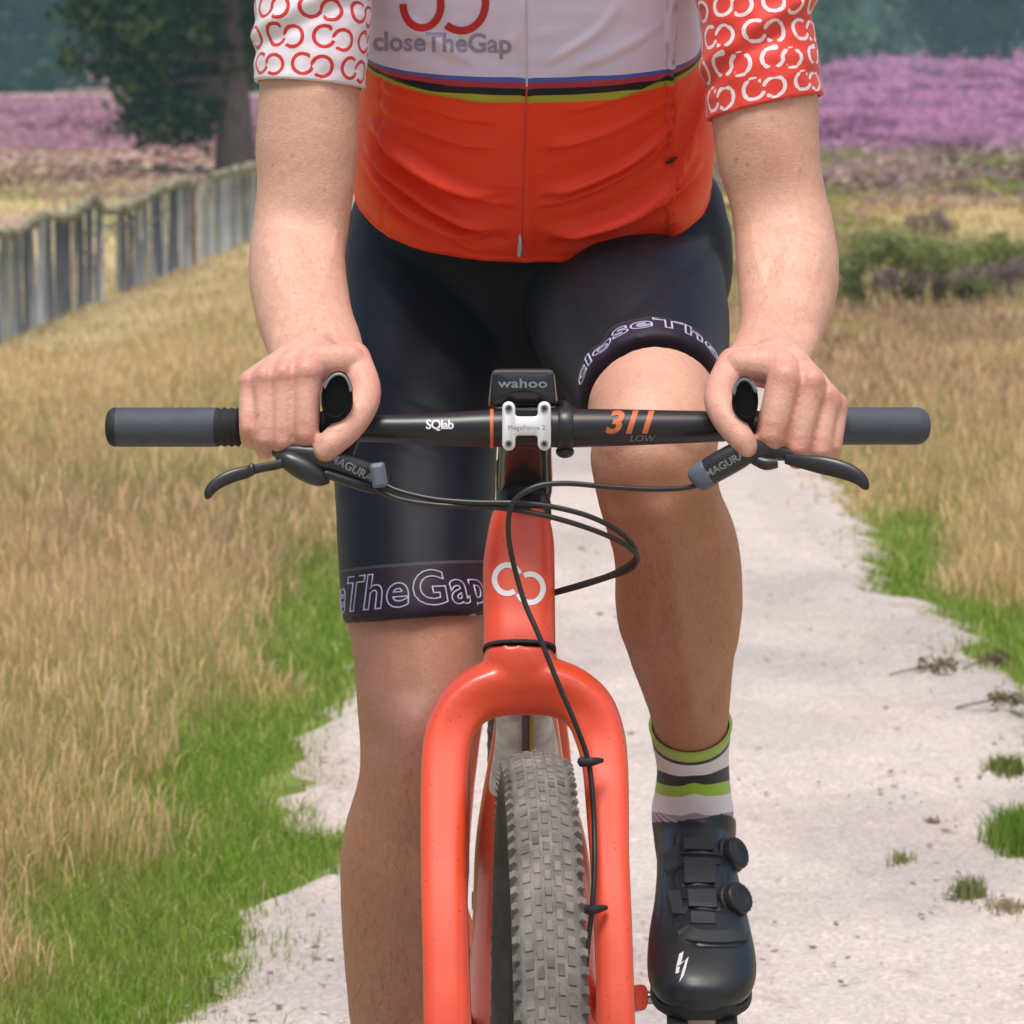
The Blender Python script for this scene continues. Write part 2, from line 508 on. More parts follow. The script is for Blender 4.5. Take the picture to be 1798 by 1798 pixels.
def build_path():
    ys = np.concatenate([np.linspace(-8, 1.7, 60), np.arange(1.72, 9, 0.014), np.linspace(9, PATH_END, 260)])
    us = np.linspace(0, 1, 170)
    V = []
    for y in ys:
        a = edge_x(EDGE_L, y); b = edge_x(EDGE_R, y)
        s = 0.02 + 0.004 * max(y, 0)
        a += (fbm(np.array([y * 9]), np.array([1.0]), 41)[0] - 0.5) * 0.16; b += (fbm(np.array([y * 9]), np.array([7.0]), 43)[0] - 0.5) * 0.16
        V.append(np.column_stack([a + (b - a) * us, np.full(len(us), y)]))
    V = np.vstack(V); x, y = V[:, 0], V[:, 1]
    u = np.tile(us, len(ys))
    hump = np.minimum(u, 1 - u) * 10
    z = -0.010 + 0.028 * np.clip(hump * 1.5, 0, 1)
    z += 0.09 * (fbm(x * 2.2, y * 1.6, 51) - 0.5) * np.clip(hump, 0, 1) * 0.5
    z += (0.026 * (fbm(x * 9, y * 9, 52) - 0.5) + 0.011 * (vnoise(x * 34, y * 30, 53) - 0.5)) * np.clip(hump * 2, 0.2, 1)
    dk = sm(fbm(x * 1.5, y * 0.9, 61), 0.5, 0.72)
    col = mixc(np.tile(np.array([0.59, 0.51, 0.465]), (len(x), 1)), np.array([0.41, 0.365, 0.345]), dk * 0.8)
    col = mixc(col, np.array([0.53, 0.43, 0.40]), sm(fbm(x * 2.5 + 9, y * 1.7, 63), 0.5, 0.75) * 0.5)
    col = mixc(col, np.array([0.47, 0.41, 0.37]), sm(fbm(x * 5, y * 1.3, 67), 0.52, 0.70) * 0.45)
    col = mixc(col, np.array([0.38, 0.33, 0.24]), (1 - sm(hump + (fbm(x * 8, y * 8, 69) - .5) * .9, .05, .7)) * .6)
    sp = sm(vnoise(x * 45, y * 26, 65), 0.80, 0.95)
    col = mixc(col, np.array([0.36, 0.30, 0.27]), sp * 0.5)
    n = len(us); f = [(i * n + j, i * n + j + 1, (i + 1) * n + j + 1, (i + 1) * n + j) for i in range(len(ys) - 1) for j in range(n - 1)]
    m = mat('pale_sand', (0, 0, 0), 0.95, attr='col', var=0.20, vscale=110, bump=0.8, bscale=130, bump2=0.010, spec=0.15)
    o = fast_mesh('path', np.column_stack([x, y, z]), f, m, col, True)
    tag(o, kind='structure')
build_path()

# ---- grass: real blades
def leaf_mat(name, rough=0.7, tr=0.45):
    m = bpy.data.materials.new(name); m.use_nodes = True
    nt = m.node_tree; nt.nodes.clear()
    out = nt.nodes.new('ShaderNodeOutputMaterial'); mx = nt.nodes.new('ShaderNodeMixShader'); mx.inputs[0].default_value = tr
    d = nt.nodes.new('ShaderNodeBsdfDiffuse'); t = nt.nodes.new('ShaderNodeBsdfTranslucent'); a = nt.nodes.new('ShaderNodeAttribute'); a.attribute_name = 'col'
    nt.links.new(a.outputs['Color'], d.inputs[0]); nt.links.new(a.outputs['Color'], t.inputs[0])
    nt.links.new(d.outputs[0], mx.inputs[1]); nt.links.new(t.outputs[0], mx.inputs[2]); nt.links.new(mx.outputs[0], out.inputs[0])
    return m
M_LEAF = leaf_mat('blade')
def blades(x, y, z, h, w, lean, col, az=None, seed=1):
    """tapering bent blades, three triangles each"""
    g = np.random.default_rng(seed); n = len(x)
    az = g.uniform(0, 2 * math.pi, n) if az is None else az
    fa = g.uniform(0, math.pi, n)
    wx, wy = np.cos(fa) * w / 2, np.sin(fa) * w / 2 * 0.5
    lx, ly = np.cos(az) * lean * h, np.sin(az) * lean * h
    b = np.column_stack([x, y, z])
    v0 = b + np.column_stack([-wx, -wy, -0.01 + 0 * x]); v1 = b + np.column_stack([wx, wy, -0.01 + 0 * x])
    mdl = b + np.column_stack([lx * 0.35, ly * 0.35, h * 0.6])
    v2 = mdl + np.column_stack([wx, wy, 0 * x]) * 0.8; v3 = mdl - np.column_stack([wx, wy, 0 * x]) * 0.8
    v4 = b + np.column_stack([lx, ly, h * (1 - 0.25 * lean)])
    V = np.stack([v0, v1, v2, v3, v4], 1).reshape(-1, 3)
    i = (np.arange(n) * 5)[:, None]
    T = np.concatenate([i + np.array([[0, 1, 2]]), i + np.array([[0, 2, 3]]), i + np.array([[3, 2, 4]])], 0)
    return V, T, np.repeat(col, 5, 0)
def soup(name, parts, m, kind='stuff'):
    V = []; T = []; K = []; n = 0
    for v, t, c in parts: V.append(v); T.append(t + n); K.append(c); n += len(v)
    o = fast_mesh(name, np.vstack(V), np.vstack(T), m, np.vstack(K))
    if kind: tag(o, kind=kind)
    return o
def screen_scatter(n, px0, px1, py0, py1, seed, power=1.0):
    g = np.random.default_rng(seed)
    py = py0 + (py1 - py0) * g.random(n) ** power
    px = g.uniform(px0, px1, n)
    d = F * 1.337 / np.maximum(py - 95, 1)
    return (px - 899) / F * d, d - 4.0, px, py, g
def grass():
    x, y, px, py, g = screen_scatter(430000, -620, 2420, 338, 2020, 5)
    dl = edge_x(EDGE_L, y) - x; dr = x - edge_x(EDGE_R, y)
    far = y > PATH_END - 1
    wob = (fbm(x * 5, y * 5, 88) - 0.5) * 0.30
    off = np.where(dl > dr, dl, dr)
    keep = (off + wob > -0.02) | far | ((off + wob > -0.16) & (g.random(len(x)) < 0.10))
    fence_x = interp(y, [16.5, 28], [-2.40, -1.88])
    keep &= ~((y > 15) & (x < fence_x - 0.1) & (g.random(len(x)) < 0.35))
    x, y, px, py, off = x[keep], y[keep], px[keep], py[keep], np.where(far, 1, off)[keep]
    n = len(x)
    col = field_colour(x, y)
    green = np.clip((col[:, 1] - col[:, 0]) / 0.06, 0, 1)
    tall = sm(off, 0.05, 0.5) * (1 - green * 0.75)
    h = 0.045 + tall * (0.10 + 0.11 * fbm(x * 2, y * 1.5, 19)) * (1 - 0.45 * sm(py, 1250, 1700))
    h *= g.uniform(0.6, 1.25, n)
    h *= np.where(y > 9, np.clip((x - interp(y, [9, 16.5, 28], [-2.75, -2.40, -1.88])) / 2.2, 0.22, 1), 1)
    h *= np.where((dr[keep] > dl[keep]) & (py > 392) & (py < 552), 0.35, np.where((dr[keep] > dl[keep]) & (py < 760), .38, 1))
    w = (y + 4) / F * (1.3 + 1.5 * g.random(n)) * 1.1
    k = g.uniform(0.82, 1.24, n)
    col = col * k[:, None] * np.array([1, 1, 1])
    mixs = g.random(n) < np.where(green > .4, 0.07, 0.22)
    col[mixs] = col[mixs] * 0.35 + STRAW * 0.8 * k[mixs][:, None]
    gm = (g.random(n) < 0.12) & (green < 0.5) & (y < 18)
    col[gm] = OLIVE * k[gm][:, None] * 1.1
    lean = g.uniform(0.05, 0.75, n) + 0.4 * green * g.random(n)
    st = green < 0.45
    parts = blades(x, y, ground_h(x, y) - 0.012, h, w, lean, col, seed=3)
    V, T, K = parts
    def sub(mask):
        idx = np.where(mask)[0]; vv = V.reshape(-1, 5, 3)[idx].reshape(-1, 3); kk = K.reshape(-1, 5, 3)[idx].reshape(-1, 3)
        i = (np.arange(len(idx)) * 5)[:, None]
        return vv, np.concatenate([i + np.array([[0, 1, 2]]), i + np.array([[0, 2, 3]]), i + np.array([[3, 2, 4]])], 0), kk
    # feathery seed heads on the dry stems
    hs = np.where(st & (y < 16) & (g.random(n) < 0.35))[0]
    tips = V.reshape(-1, 5, 3)[hs, 4]
    hc = np.tile(STRAW * np.array([1.12, 1.0, 0.95]), (len(hs), 1)) * g.uniform(0.75, 1.25, (len(hs), 1))
    hv, ht, hk = blades(tips[:, 0], tips[:, 1], tips[:, 2] - 0.03, np.full(len(hs), 0.05), (y[hs] + 4) / F * 3.2, g.uniform(0.1, 0.7, len(hs)), hc, seed=9)
    tag(soup('dry_grass', [sub(st), (hv, ht, hk)], M_LEAF), 'tall straw coloured grass standing on both sides of the path', 'grass')
    tag(soup('green_grass', [sub(~st)], M_LEAF), 'short green grass growing along the edges of the sandy path', 'grass')
grass()

# ---- heather on the far heath: small domes of twiggy shoots
def heather():
    parts = []
    for (n, a, b, c, d, s0, base, seed) in ((9000, 1330, 1900, 106, 262, 1.0, HEATH, 21), (4500, -120, 520, 176, 262, 1.0, (HEATH * .68 + PINKB * .38) * np.array([0.98, 1.0, 0.95]), 22), (2600, 1200, 1900, 240, 345, 0.7, DRYH, 23), (2200, -120, 520, 225, 350, 0.6, np.array([.52, .37, .26]), 24), (2600, 1440, 1900, 515, 780, .62, BROWN * np.array([1.08, .92, 1.0]), 28), (1700, 1200, 1900, 268, 400, 0.8, OLIVE, 25), (900, 1200, 1900, 330, 470, 0.7, BROWN, 26), (700, 1200, 1900, 300, 400, .7, HEATH * np.array([.9, .9, .8]), 27)):
        x, y, px, py, g = screen_scatter(n, a, b, c, d, seed)
        sc = (y + 4) / F
        r = sc * (7 + 9 * g.random(n)) * s0
        k = 9
        ox = g.normal(0, 0.5, (n, k)) * r[:, None]; oy = g.normal(0, 0.5, (n, k)) * r[:, None]
        hz = g.random((n, k)) * r[:, None] * 0.5 * np.clip(1 - (ox / r[:, None]) ** 2 * 0.5, 0.2, 1)
        X = (x[:, None] + ox).ravel(); Y = (y[:, None] + oy).ravel(); Z = ground_h(X, Y) + hz.ravel()
        if seed in (25, 26, 27, 28):
            kp = fbm(x * 0.8 + seed, y * 0.22, seed) > .5; x, y, sc, r = x[kp], y[kp], sc[kp], r[kp]; ox, oy, hz = ox[kp], oy[kp], hz[kp]; X = (x[:, None] + ox).ravel(); Y = (y[:, None] + oy).ravel(); Z = ground_h(X, Y) + hz.ravel(); n = len(x)
        dark = (fbm(x * 0.5, y * 0.12, seed) > 0.56)
        colr = base * g.uniform(0.75, 1.3, (n, 1)) * np.column_stack([g.uniform(0.9, 1.1, n), g.uniform(0.9, 1.1, n), g.uniform(0.9, 1.1, n)])
        colr[dark & (g.random(n) < 0.6)] *= np.array([0.50, 0.42, 0.45])
        cc = np.repeat(colr, k, 0) * g.uniform(0.8, 1.2, (n * k, 1))
        parts.append(blades(X, Y, Z, np.repeat(r, k) * 0.45, np.repeat(r, k) * 0.55, g.uniform(0.1, 0.8, n * k), cc, seed=seed))
    tag(soup('heather', parts, M_LEAF), 'purple heather in bloom covering the far heath', 'heather')
heather()

# ---- leaf clumps for trees and shrubs
def leaf_cloud(lobes, size, n_per, col_fn, seed, squash=0.8):
    """lobes = (centre, radius); many small leaf faces gathered in sprays inside each lobe"""
    g = np.random.default_rng(seed); V = []; K = []
    for c, r in lobes:
        c = np.asarray(c)
        ns = max(6, int(n_per * r * r))
        q = g.normal(0, 1, (ns, 3)); q /= np.linalg.norm(q, axis=1, keepdims=True)
        q *= (g.random((ns, 1)) ** 0.45) * r; q[:, 2] *= squash
        k = 8
        cen = np.repeat(c + q, k, 0) + g.normal(0, size * 1.3, (ns * k, 3))
        u = g.normal(0, 1, (ns * k, 3)); u /= np.linalg.norm(u, axis=1, keepdims=True)
        w = np.cross(u, g.normal(0, 1, (ns * k, 3))); w /= np.maximum(np.linalg.norm(w, axis=1, keepdims=True), 1e-6)
        s = size * g.uniform(0.6, 1.4, (ns * k, 1))
        V.append(np.stack([cen - u * s, cen + w * s * 0.5, cen + u * s, cen - w * s * 0.5], 1))
        K.append(np.repeat(np.repeat(col_fn(g, ns), k, 0) * g.uniform(0.75, 1.3, (ns * k, 1)), 4, 0))
    V = np.vstack(V); n = len(V)
    i = (np.arange(n) * 4)[:, None]
    return V.reshape(-1, 3), np.concatenate([i + np.array([[0, 1, 2]]), i + np.array([[0, 2, 3]])], 0), np.vstack(K)
M_BARK = mat('pine_bark', (0.15, 0.105, 0.09), 0.95, bump=1.0, bscale=14, bump2=0.03, var=0.35, vscale=8, stretch=(3, 3, 0.5))
def tree(name, label, group, base, h, lobes, trunk_r, size, n_per, cols, seed, limbs=True, squash=0.8, cat='tree'):
    t = thing(name, base, label, cat, group)
    t.location = base
    b = Vector(base)
    def cf(g, n):
        k = g.random((n, 1)); return np.array(cols[0]) * (1 - k) + np.array(cols[1]) * k
    lb = [(np.asarray(c) - np.asarray(base), r) for c, r in lobes]
    v, tr, k = leaf_cloud(lb, size, n_per, cf, seed, squash)
    crown = soup('crown', [(v, tr, k)], M_LEAF, None); crown.parent = t
    m = MB()
    ts = np.linspace(0, 1, 7)
    rg = random.Random(seed)
    pts = [(rg.uniform(-.3, .3) * trunk_r * (0 < i), rg.uniform(-.3, .3) * trunk_r * (0 < i), h * 0.92 * q - 0.05) for i, q in enumerate(ts)]
    m.tube(pts, [trunk_r * (1.25 if i == 0 else 1) * (1 - 0.82 * q) for i, q in enumerate(ts)], 12, 4, ref=(1, 0, 0))
    if limbs:
        for c, r in lb:
            z0 = min(h * 0.85, max(0.15 * h, c[2] + 0.1 * r))
            m.tube([(0, 0, z0), (c[0] * 0.5, c[1] * 0.5, (z0 + c[2]) / 2 + 0.08 * r), tuple(c)], [trunk_r * 0.28, trunk_r * 0.18, trunk_r * 0.06], 6, 3, ref=(0.2, 0.1, 1))
    m.build('trunk', M_BARK, t)
    return t
def pine():
    Y = G(415, 302)[1]
    base = G(415, 302); base[2] = 0
    L = [(200, 20, 60), (300, 30, 90), (160, 5, 50), (128, 105, 26), (150, 20, 36), (190, 105, 40), (230, 65, 62), (330, 75, 92), (400, 55, 80), (250, 150, 48), (300, 185, 60), (345, 205, 50),
         (265, 210, 50), (225, 205, 30), (300, 222, 34), (360, 160, 60), (395, 120, 50), (450, 30, 80), (300, -90, 140), (430, -220, 190), (250, -220, 130), (520, -110, 140), (560, 20, 80), (430, -420, 150), (600, -250, 120), (430, -560, 90), (330, -400, 120)]
    g = random.Random(4)
    lobes = [(P(a, b, Y + g.uniform(-1, 1) * c * 0.006), c * mpp(Y)) for a, b, c in L]
    tree('pine_tree', 'dark green pine with drooping lower boughs behind the paling fence', None, base, 7.0, lobes, 31 * mpp(Y), 0.065, 400, ((0.012, 0.024, 0.010), (0.120, 0.175, 0.045)), 77)
pine()
def far_trees():
    g = random.Random(9)
    # right: rounded trees one can tell apart beyond the heather
    spec = [(1448, 122, 78, 165, ((.10, .20, .12), (.17, .29, .15)), 'pale green rounded tree beyond the heather, beside the red sleeve'),
            (1560, 118, 52, 185, ((.10, .19, .13), (.16, .27, .16)), 'small pale tree in the gap between two larger trees beyond the heather'),
            (1660, 108, 88, 175, ((.025, .06, .04), (.055, .11, .06)), 'broad dark green tree beyond the heather, left of the darkest gap'),
            (1765, 106, 100, 170, ((.02, .05, .04), (.05, .10, .06)), 'largest dark tree beyond the heather at the right edge of the photo')]
    for i, (px, py, r, d, cols, lab) in enumerate(spec):
        Y = d - 4; s = mpp(Y)
        b = P(px, py, Y); b[2] = ground_h(np.array([b[0]]), np.array([b[1]]))[0]
        R_ = r * s
        lobes = [((b[0] + g.uniform(-.6, .6) * R_, b[1] + g.uniform(-.5, .5) * R_, b[2] + R_ * (0.45 + 2.2 * k / 14)), R_ * g.uniform(.38, .6) * (1.0 - 0.02 * k)) for k in range(14)]
        tree('broadleaf_tree', lab, 'trees beyond the heather', b, R_ * 2.6, lobes, R_ * 0.09, 0.17, 50, cols, 100 + i, squash=0.9)
    # the wood behind them reads as one mass
    lob = []
    for k in range(330):
        a = g.uniform(-0.48, 0.48)
        d = g.uniform(330, 400) if a > 0.02 else g.uniform(150, 200)
        zz = g.choice([1.2, 2.5, 4.0, 5.5, 7.5, 9.5])
        lob.append(((a * d, d, zz + (0.9 if a > 0 else 0)), g.uniform(1.8, 3.2) * (1.7 if a > 0.02 else 1)))
    def cf(gg, n):
        k = gg.random((n, 1)); return np.array((.018, .045, .040)) * (1 - k) + np.array((.050, .10, .075)) * k
    v, t, k = leaf_cloud(lob, 0.30, 22, cf, 55, 0.9)
    tag(soup('forest', [(v, t, k)], M_LEAF), 'hazy blue green wood along the far edge of the heath', 'forest')
far_trees()

# ---- shrubs and tufts on the right
def shrubs():
    def cf_(c0, c1):
        return lambda g, n: (lambda k: np.array(c0) * (1 - k) + np.array(c1) * k)(g.random((n, 1)))
    spec = [('green_shrub', 'low green shrub beside the rider\'s bare forearm, longest of the three', [(1500, 470, 32), (1530, 440, 40), (1575, 440, 42), (1620, 450, 40), (1660, 455, 36), (1492, 510, 26)], (.20, .24, .08), (.42, .46, .20)),
            ('green_shrub', 'low green shrub at the right edge with a yellowish top', [(1700, 460, 32), (1735, 452, 34), (1770, 455, 30), (1755, 425, 18), (1800, 450, 30)], (.21, .25, .07), (.46, .48, .17)),
            ('green_shrub', 'small dark shrub under the grey dead heather', [(1690, 512, 20), (1720, 508, 22), (1650, 514, 16), (1600, 518, 16)], (.13, .14, .06), (.28, .29, .12)),
            ('dead_heather', 'grey leafless heather clump in front of the green shrubs', [(1560, 496, 26), (1600, 492, 28), (1650, 490, 28), (1700, 486, 26), (1750, 488, 30), (1790, 480, 34)], (.20, .15, .14), (.36, .28, .27)),
            ('dead_heather', 'pale dead heather clump standing alone above the green shrubs', [(1610, 392, 22), (1640, 386, 20), (1660, 398, 16)], (.25, .18, .16), (.42, .32, .28))]
    for i, (nm, lab, L, c0, c1) in enumerate(spec):
        lowest = max(b + c for a, b, c in L)
        base = G(sum(a for a, b, c in L) / len(L), lowest); Y = base[1]
        lobes = [(P(a, b - 4, Y + (i % 2) * 0.05) - base, c * 1.12 * mpp(Y)) for a, b, c in L]
        t = thing(nm, base, lab, 'shrub' if nm == 'green_shrub' else 'heather'); t.location = base
        v, tr, k = leaf_cloud(lobes, 0.013 if nm == 'green_shrub' else 0.010, 7500, cf_(c0, c1), 200 + i, 0.68)
        o = soup('foliage', [(v, tr, k)], M_LEAF, None); o.parent = t
        m = MB(); g = random.Random(i)
        for c, r in lobes:
            for q in range(4):
                m.tube([(c[0] * 0.8 + g.uniform(-.05, .05), c[1] + g.uniform(-.05, .05), -0.02), tuple(np.array(c) + np.array([g.uniform(-r, r) * .7, 0, r * .6]))], [0.005, 0.002], 5, 1, ref=(1, 0, 0))
        m.build('stems', M_BARK, t)
shrubs()
def tuft(px, py, wpx, hpx, n, c0, c1, label, seed, name='grass_tuft'):
    b = G(px, py); g = np.random.default_rng(seed); s = mpp(b[1])
    x = g.normal(0, wpx * s * 0.3, n); y = g.normal(0, wpx * s * 0.35, n)
    k = g.random((n, 1)); col = np.array(c0) * (1 - k) + np.array(c1) * k
    v, t, kk = blades(x, y, np.zeros(n), hpx * s * g.uniform(0.4, 1.2, n), np.full(n, 2.6 * s), g.uniform(0.1, 0.9, n), col, seed=seed)
    o = soup(name, [(v, t, kk)], M_LEAF, None); b[2] = 0.012; o.location = b
    tag(o, label, 'grass tuft', 'grass tufts on the path')
tuft(1770, 1368, 60, 34, 420, (.10, .15, .03), (.30, .32, .10), 'flat olive grass tuft at the right edge below the dried sprigs', 1)
tuft(1800, 1500, 90, 80, 1500, (.15, .26, .03), (.28, .40, .07), 'largest bright green tuft at the right edge of the path', 2)
tuft(1585, 1535, 34, 34, 130, (.20, .22, .05), (.40, .38, .14), 'small yellowish tuft alone on the sand, nearest the black shoe', 3)
tuft(1700, 1590, 48, 44, 260, (.14, .20, .05), (.36, .35, .16), 'sparse green and straw tuft between the yellowish tuft and the right edge', 4)
tuft(1640, 1460, 30, 16, 80, (.25, .22, .10), (.40, .36, .20), 'faint dry tuft on the sand left of the bright green tuft', 5)
tuft(1765, 1612, 60, 24, 150, (.30, .24, .14), (.45, .38, .24), 'thin straw coloured tuft trailing from the sparse green tuft', 6)

def sprig(px, py, length, ang, label, seed):
    b = G(px, py); s = mpp(b[1]); L = length * s; g = np.random.default_rng(seed)
    t = thing('dried_sprig', b, label, 'sprig', 'dried sprigs lying on the sand'); t.location = (b[0], b[1], 0.022); t.rotation_euler = (0, 0, R(ang))
    m = MB(); m.tube([(-L * .5, 0, 0.0), (-L * .1, 0.01, 0.012), (L * .2, -.005, 0.02), (L * .5, .01, 0.006)], [0.0022, 0.002, 0.0016, 0.001], 6, 4, ref=(0, 0, 1)); m.build('twig', M_BARK, t)
    lobes = [((L * q, 0, 0.02), L * .10 * (1.25 - abs(q - .2))) for q in (0.02, .12, .22, .32, .4)]
    v, tr, k = leaf_cloud(lobes, 0.006, 9000, lambda gg, n: np.array((.16, .15, .08)) + gg.random((n, 1)) * np.array((.20, .18, .10)), seed, 0.5)
    o = soup('foliage', [(v, tr, k)], M_LEAF, None); o.parent = t
sprig(1620, 1202, 120, 8, 'dried heather sprig lying alone in the middle of the sand', 5)
sprig(1745, 1262, 130, -6, 'dried heather sprig at the right edge, nearer of the two grey ones', 6)
sprig(1730, 1190, 90, 20, 'grey dried sprig beside the tip of the right grass bank', 7)

def litter():
    g = np.random.default_rng(31)
    x, y, px, py, g2 = screen_scatter(2000, 300, 1900, 850, 1950, 14)
    ok = (x > edge_x(EDGE_L, y) + .02) & (x < edge_x(EDGE_R, y) - .02)
    x, y = x[ok], y[ok]; m = MB()
    V = []; T = []; K = []
    for i, (a, b) in enumerate(zip(x, y)):
        r = 0.0012 + .006 * g.random() ** 2.5; e = g.uniform(1, 2.2); an = g.uniform(0, 3.1)
        o = np.array([(1, 0, 0), (0, 1, 0), (-1, 0, 0), (0, -1, 0), (0, 0, 1), (0, 0, -.6)]) * np.array([r * e, r, r * .7]) * g.uniform(.7, 1.3, (6, 1))
        ca, sa = math.cos(an), math.sin(an)
        o = o @ np.array([[ca, sa, 0], [-sa, ca, 0], [0, 0, 1]])
        V.append(o + (a, b, 0.019))
        T.append(np.array([(0, 1, 4), (1, 2, 4), (2, 3, 4), (3, 0, 4), (1, 0, 5), (2, 1, 5), (3, 2, 5), (0, 3, 5)]) + 6 * i)
        c = np.array((0.47, 0.41, 0.37)) * g.uniform(0.45, 1.25); K.append(np.tile(c, (6, 1)))
    mm = mat('pebble', (0, 0, 0), 0.9, attr='col')
    o = fast_mesh('gravel', np.vstack(V), np.vstack(T), mm, np.vstack(K), True); tag(o, 'small pebbles and bits of litter on the sand', 'gravel', kind='stuff')
litter()

# ---- low paling fence with a rough mossy top rail
def fence():
    A = G(0, 600)[:2]; B = G(445, 420)[:2]
    t = thing('paling_fence', (*A, 0), 'low grey fence of rough upright palings with a wavy mossy top rail', 'fence')
    t.location = (A[0], A[1], 0)
    o3 = np.array([A[0], A[1], 0])
    mw = mat('weathered_wood', (0.23, 0.245, 0.26), 0.9, var=0.45, vscale=30, bump=0.9, bscale=50, stretch=(1, 1, 0.12), bump2=0.01)
    mg = mat('greenish_wood', (0.30, 0.31, 0.25), 0.9, var=0.4, vscale=30, bump=0.9, bscale=50, stretch=(1, 1, 0.12), bump2=0.01)
    mdk = mat('dark_weathered_wood', (0.115, 0.125, 0.145), 0.9, var=0.45, vscale=30, bump=0.9, bscale=50, stretch=(1, 1, 0.12), bump2=0.01)
    mlt = mat('pale_weathered_wood', (0.40, 0.42, 0.44), 0.9, var=0.35, vscale=30, bump=0.9, bscale=50, stretch=(1, 1, 0.12), bump2=0.01)
    mr = mat('mossy_rail', (0.115, 0.11, 0.06), 0.95, col2=(0.36, 0.34, 0.22), vscale=18, bump=1.0, bscale=30, bump2=0.02)
    mbr = mat('brown_post', (0.24, 0.17, 0.14), 0.9, var=0.4, vscale=20, bump=0.8, bscale=40)
    top_px = np.array([(-60, 418), (0, 410), (30, 412), (62, 392), (80, 382), (130, 380), (152, 362), (166, 352), (182, 374), (216, 370), (252, 350), (300, 330), (322, 324), (345, 330), (370, 316), (402, 306), (445, 296), (500, 290)])
    def at(px):                                             # where on the fence line the photo column px falls
        d = ray(px, 500); AB = B - A
        # CAM.xy + s d = A + q AB
        M = np.array([[d[0], -AB[0]], [d[1], -AB[1]]]); s, q = np.linalg.solve(M, A - CAM[:2])
        return A + q * AB
    xs = [-52, -38, -30, -18, -8, 3, 12, 24, 33, 47, 58, 68, 79, 89, 103, 112, 121, 130, 138, 146, 154, 162, 171, 179, 206, 214, 222, 230, 238, 246, 254, 262, 270, 277, 284, 291, 298, 305, 312, 319, 326, 332, 352, 359, 366, 372, 378, 384, 390, 396, 402, 408, 413, 418, 423, 428, 433, 438, 443, 449, 455, 462, 470, 478, 487, 497]
    g = random.Random(5)
    for px in xs:
        p = at(px); Y = p[1]; s = mpp(Y)
        ty = np.interp(px, top_px[:, 0], top_px[:, 1])
        h = P(px, ty, Y)[2] + g.uniform(-.012, .004)
        r = s * (g.uniform(8.5, 11.5) if px < 110 else g.uniform(5.5, 8.0)) * 0.60
        m = MB(); n = 8
        tl = g.uniform(-1, 1) * .016; k = [(g.uniform(-1, 1) * .004 + tl * z / h, g.uniform(-1, 1) * .006, z) for z in (-0.06, h * .35, h * .7, h)]
        m.tube(k, [r * g.uniform(.85, 1.15) for _ in k], n, 1, flat=0.7, ref=(0, 1, 0), exp=2.6)
        ob = m.build('paling', g.choice([mw, mw, mdk, mdk, mlt, mg]), t); ob.location = Vector((p[0], p[1], 0)) - Vector(o3)
    for px, hh in ((338, 318), (-40, 405)):
        p = at(px); h = P(px, hh, p[1])[2]; m = MB(); r = 8 * mpp(p[1])
        m.tube([(0, -.03, -.08), (.008, -.03, h * .5), (-.005, -.03, h)], [r, r * .9, r * .8], 10, 4, ref=(0, 1, 0)); ob = m.build('post', mbr, t); ob.location = Vector((p[0], p[1], 0)) - Vector(o3)
    def rail(seg, nm):
        pts = []; rad = []
        for px, py in cr(np.array(seg, float), 5):
            p = at(px); q = P(px, py - 3, p[1]); pts.append((p[0] + g.uniform(-.006, .006), p[1] - 0.02, q[2] + g.uniform(-.014, .014))); rad.append(8.5 * mpp(p[1]) * g.uniform(.65, 1.4))
        m = MB(); m.tube(np.array(pts) - o3, rad, 10, 2, flat=1.0, ref=(0, 0, 1)); m.build(nm, mr, t)
    rail(top_px[:7], 'top_rail'); rail(top_px[6:14], 'top_rail'); rail(top_px[14:], 'top_rail')
    # brushwood woven low between the palings
    m = MB()
    for i in range(7):
        a = g.uniform(100, 330); p = at(a); q = at(a + g.uniform(20, 60)); z = g.uniform(.05, .4)
        m.tube([(p[0], p[1] + .03, z), ((p[0] + q[0]) / 2, (p[1] + q[1]) / 2 + g.uniform(-.04, .04), z + g.uniform(-.05, .05)), (q[0], q[1] + .03, z + g.uniform(-.08, .08))] - o3, [.008, .009, .006], 6, 3, ref=(0, 0, 1))
    b = m.build('brushwood', mw, t); b['kind'] = 'stuff'
    # two bleached broken stakes leaning behind the rail
    for px, py0, py1, dx in ((98, 300, 385, -3), (118, 305, 385, 2)):
        p = at(px + 10); Y = p[1] + .4; a = P(px, py1 + 120, Y); b_ = P(px + dx, py0 + 8, Y)
        m = MB(); m.tube([(0, 0, 0), (0.004, 0, b_[2] * .5), (b_[0] - a[0], 0, b_[2])], [4.5 * mpp(Y), 4 * mpp(Y), 2 * mpp(Y)], 7, 3, ref=(0, 1, 0))
        o = m.build('bare_stake', mat('bleached_wood', (.42, .36, .27), .9, var=.2) if 'bleached_wood' not in MATS else MATS['bleached_wood']); o.location = (a[0], Y, 0)
        tag(o, 'bleached bare stake behind the fence, ' + ('left one of the pair' if px < 110 else 'right one of the pair'), 'stake', 'bare stakes behind the fence')
fence()

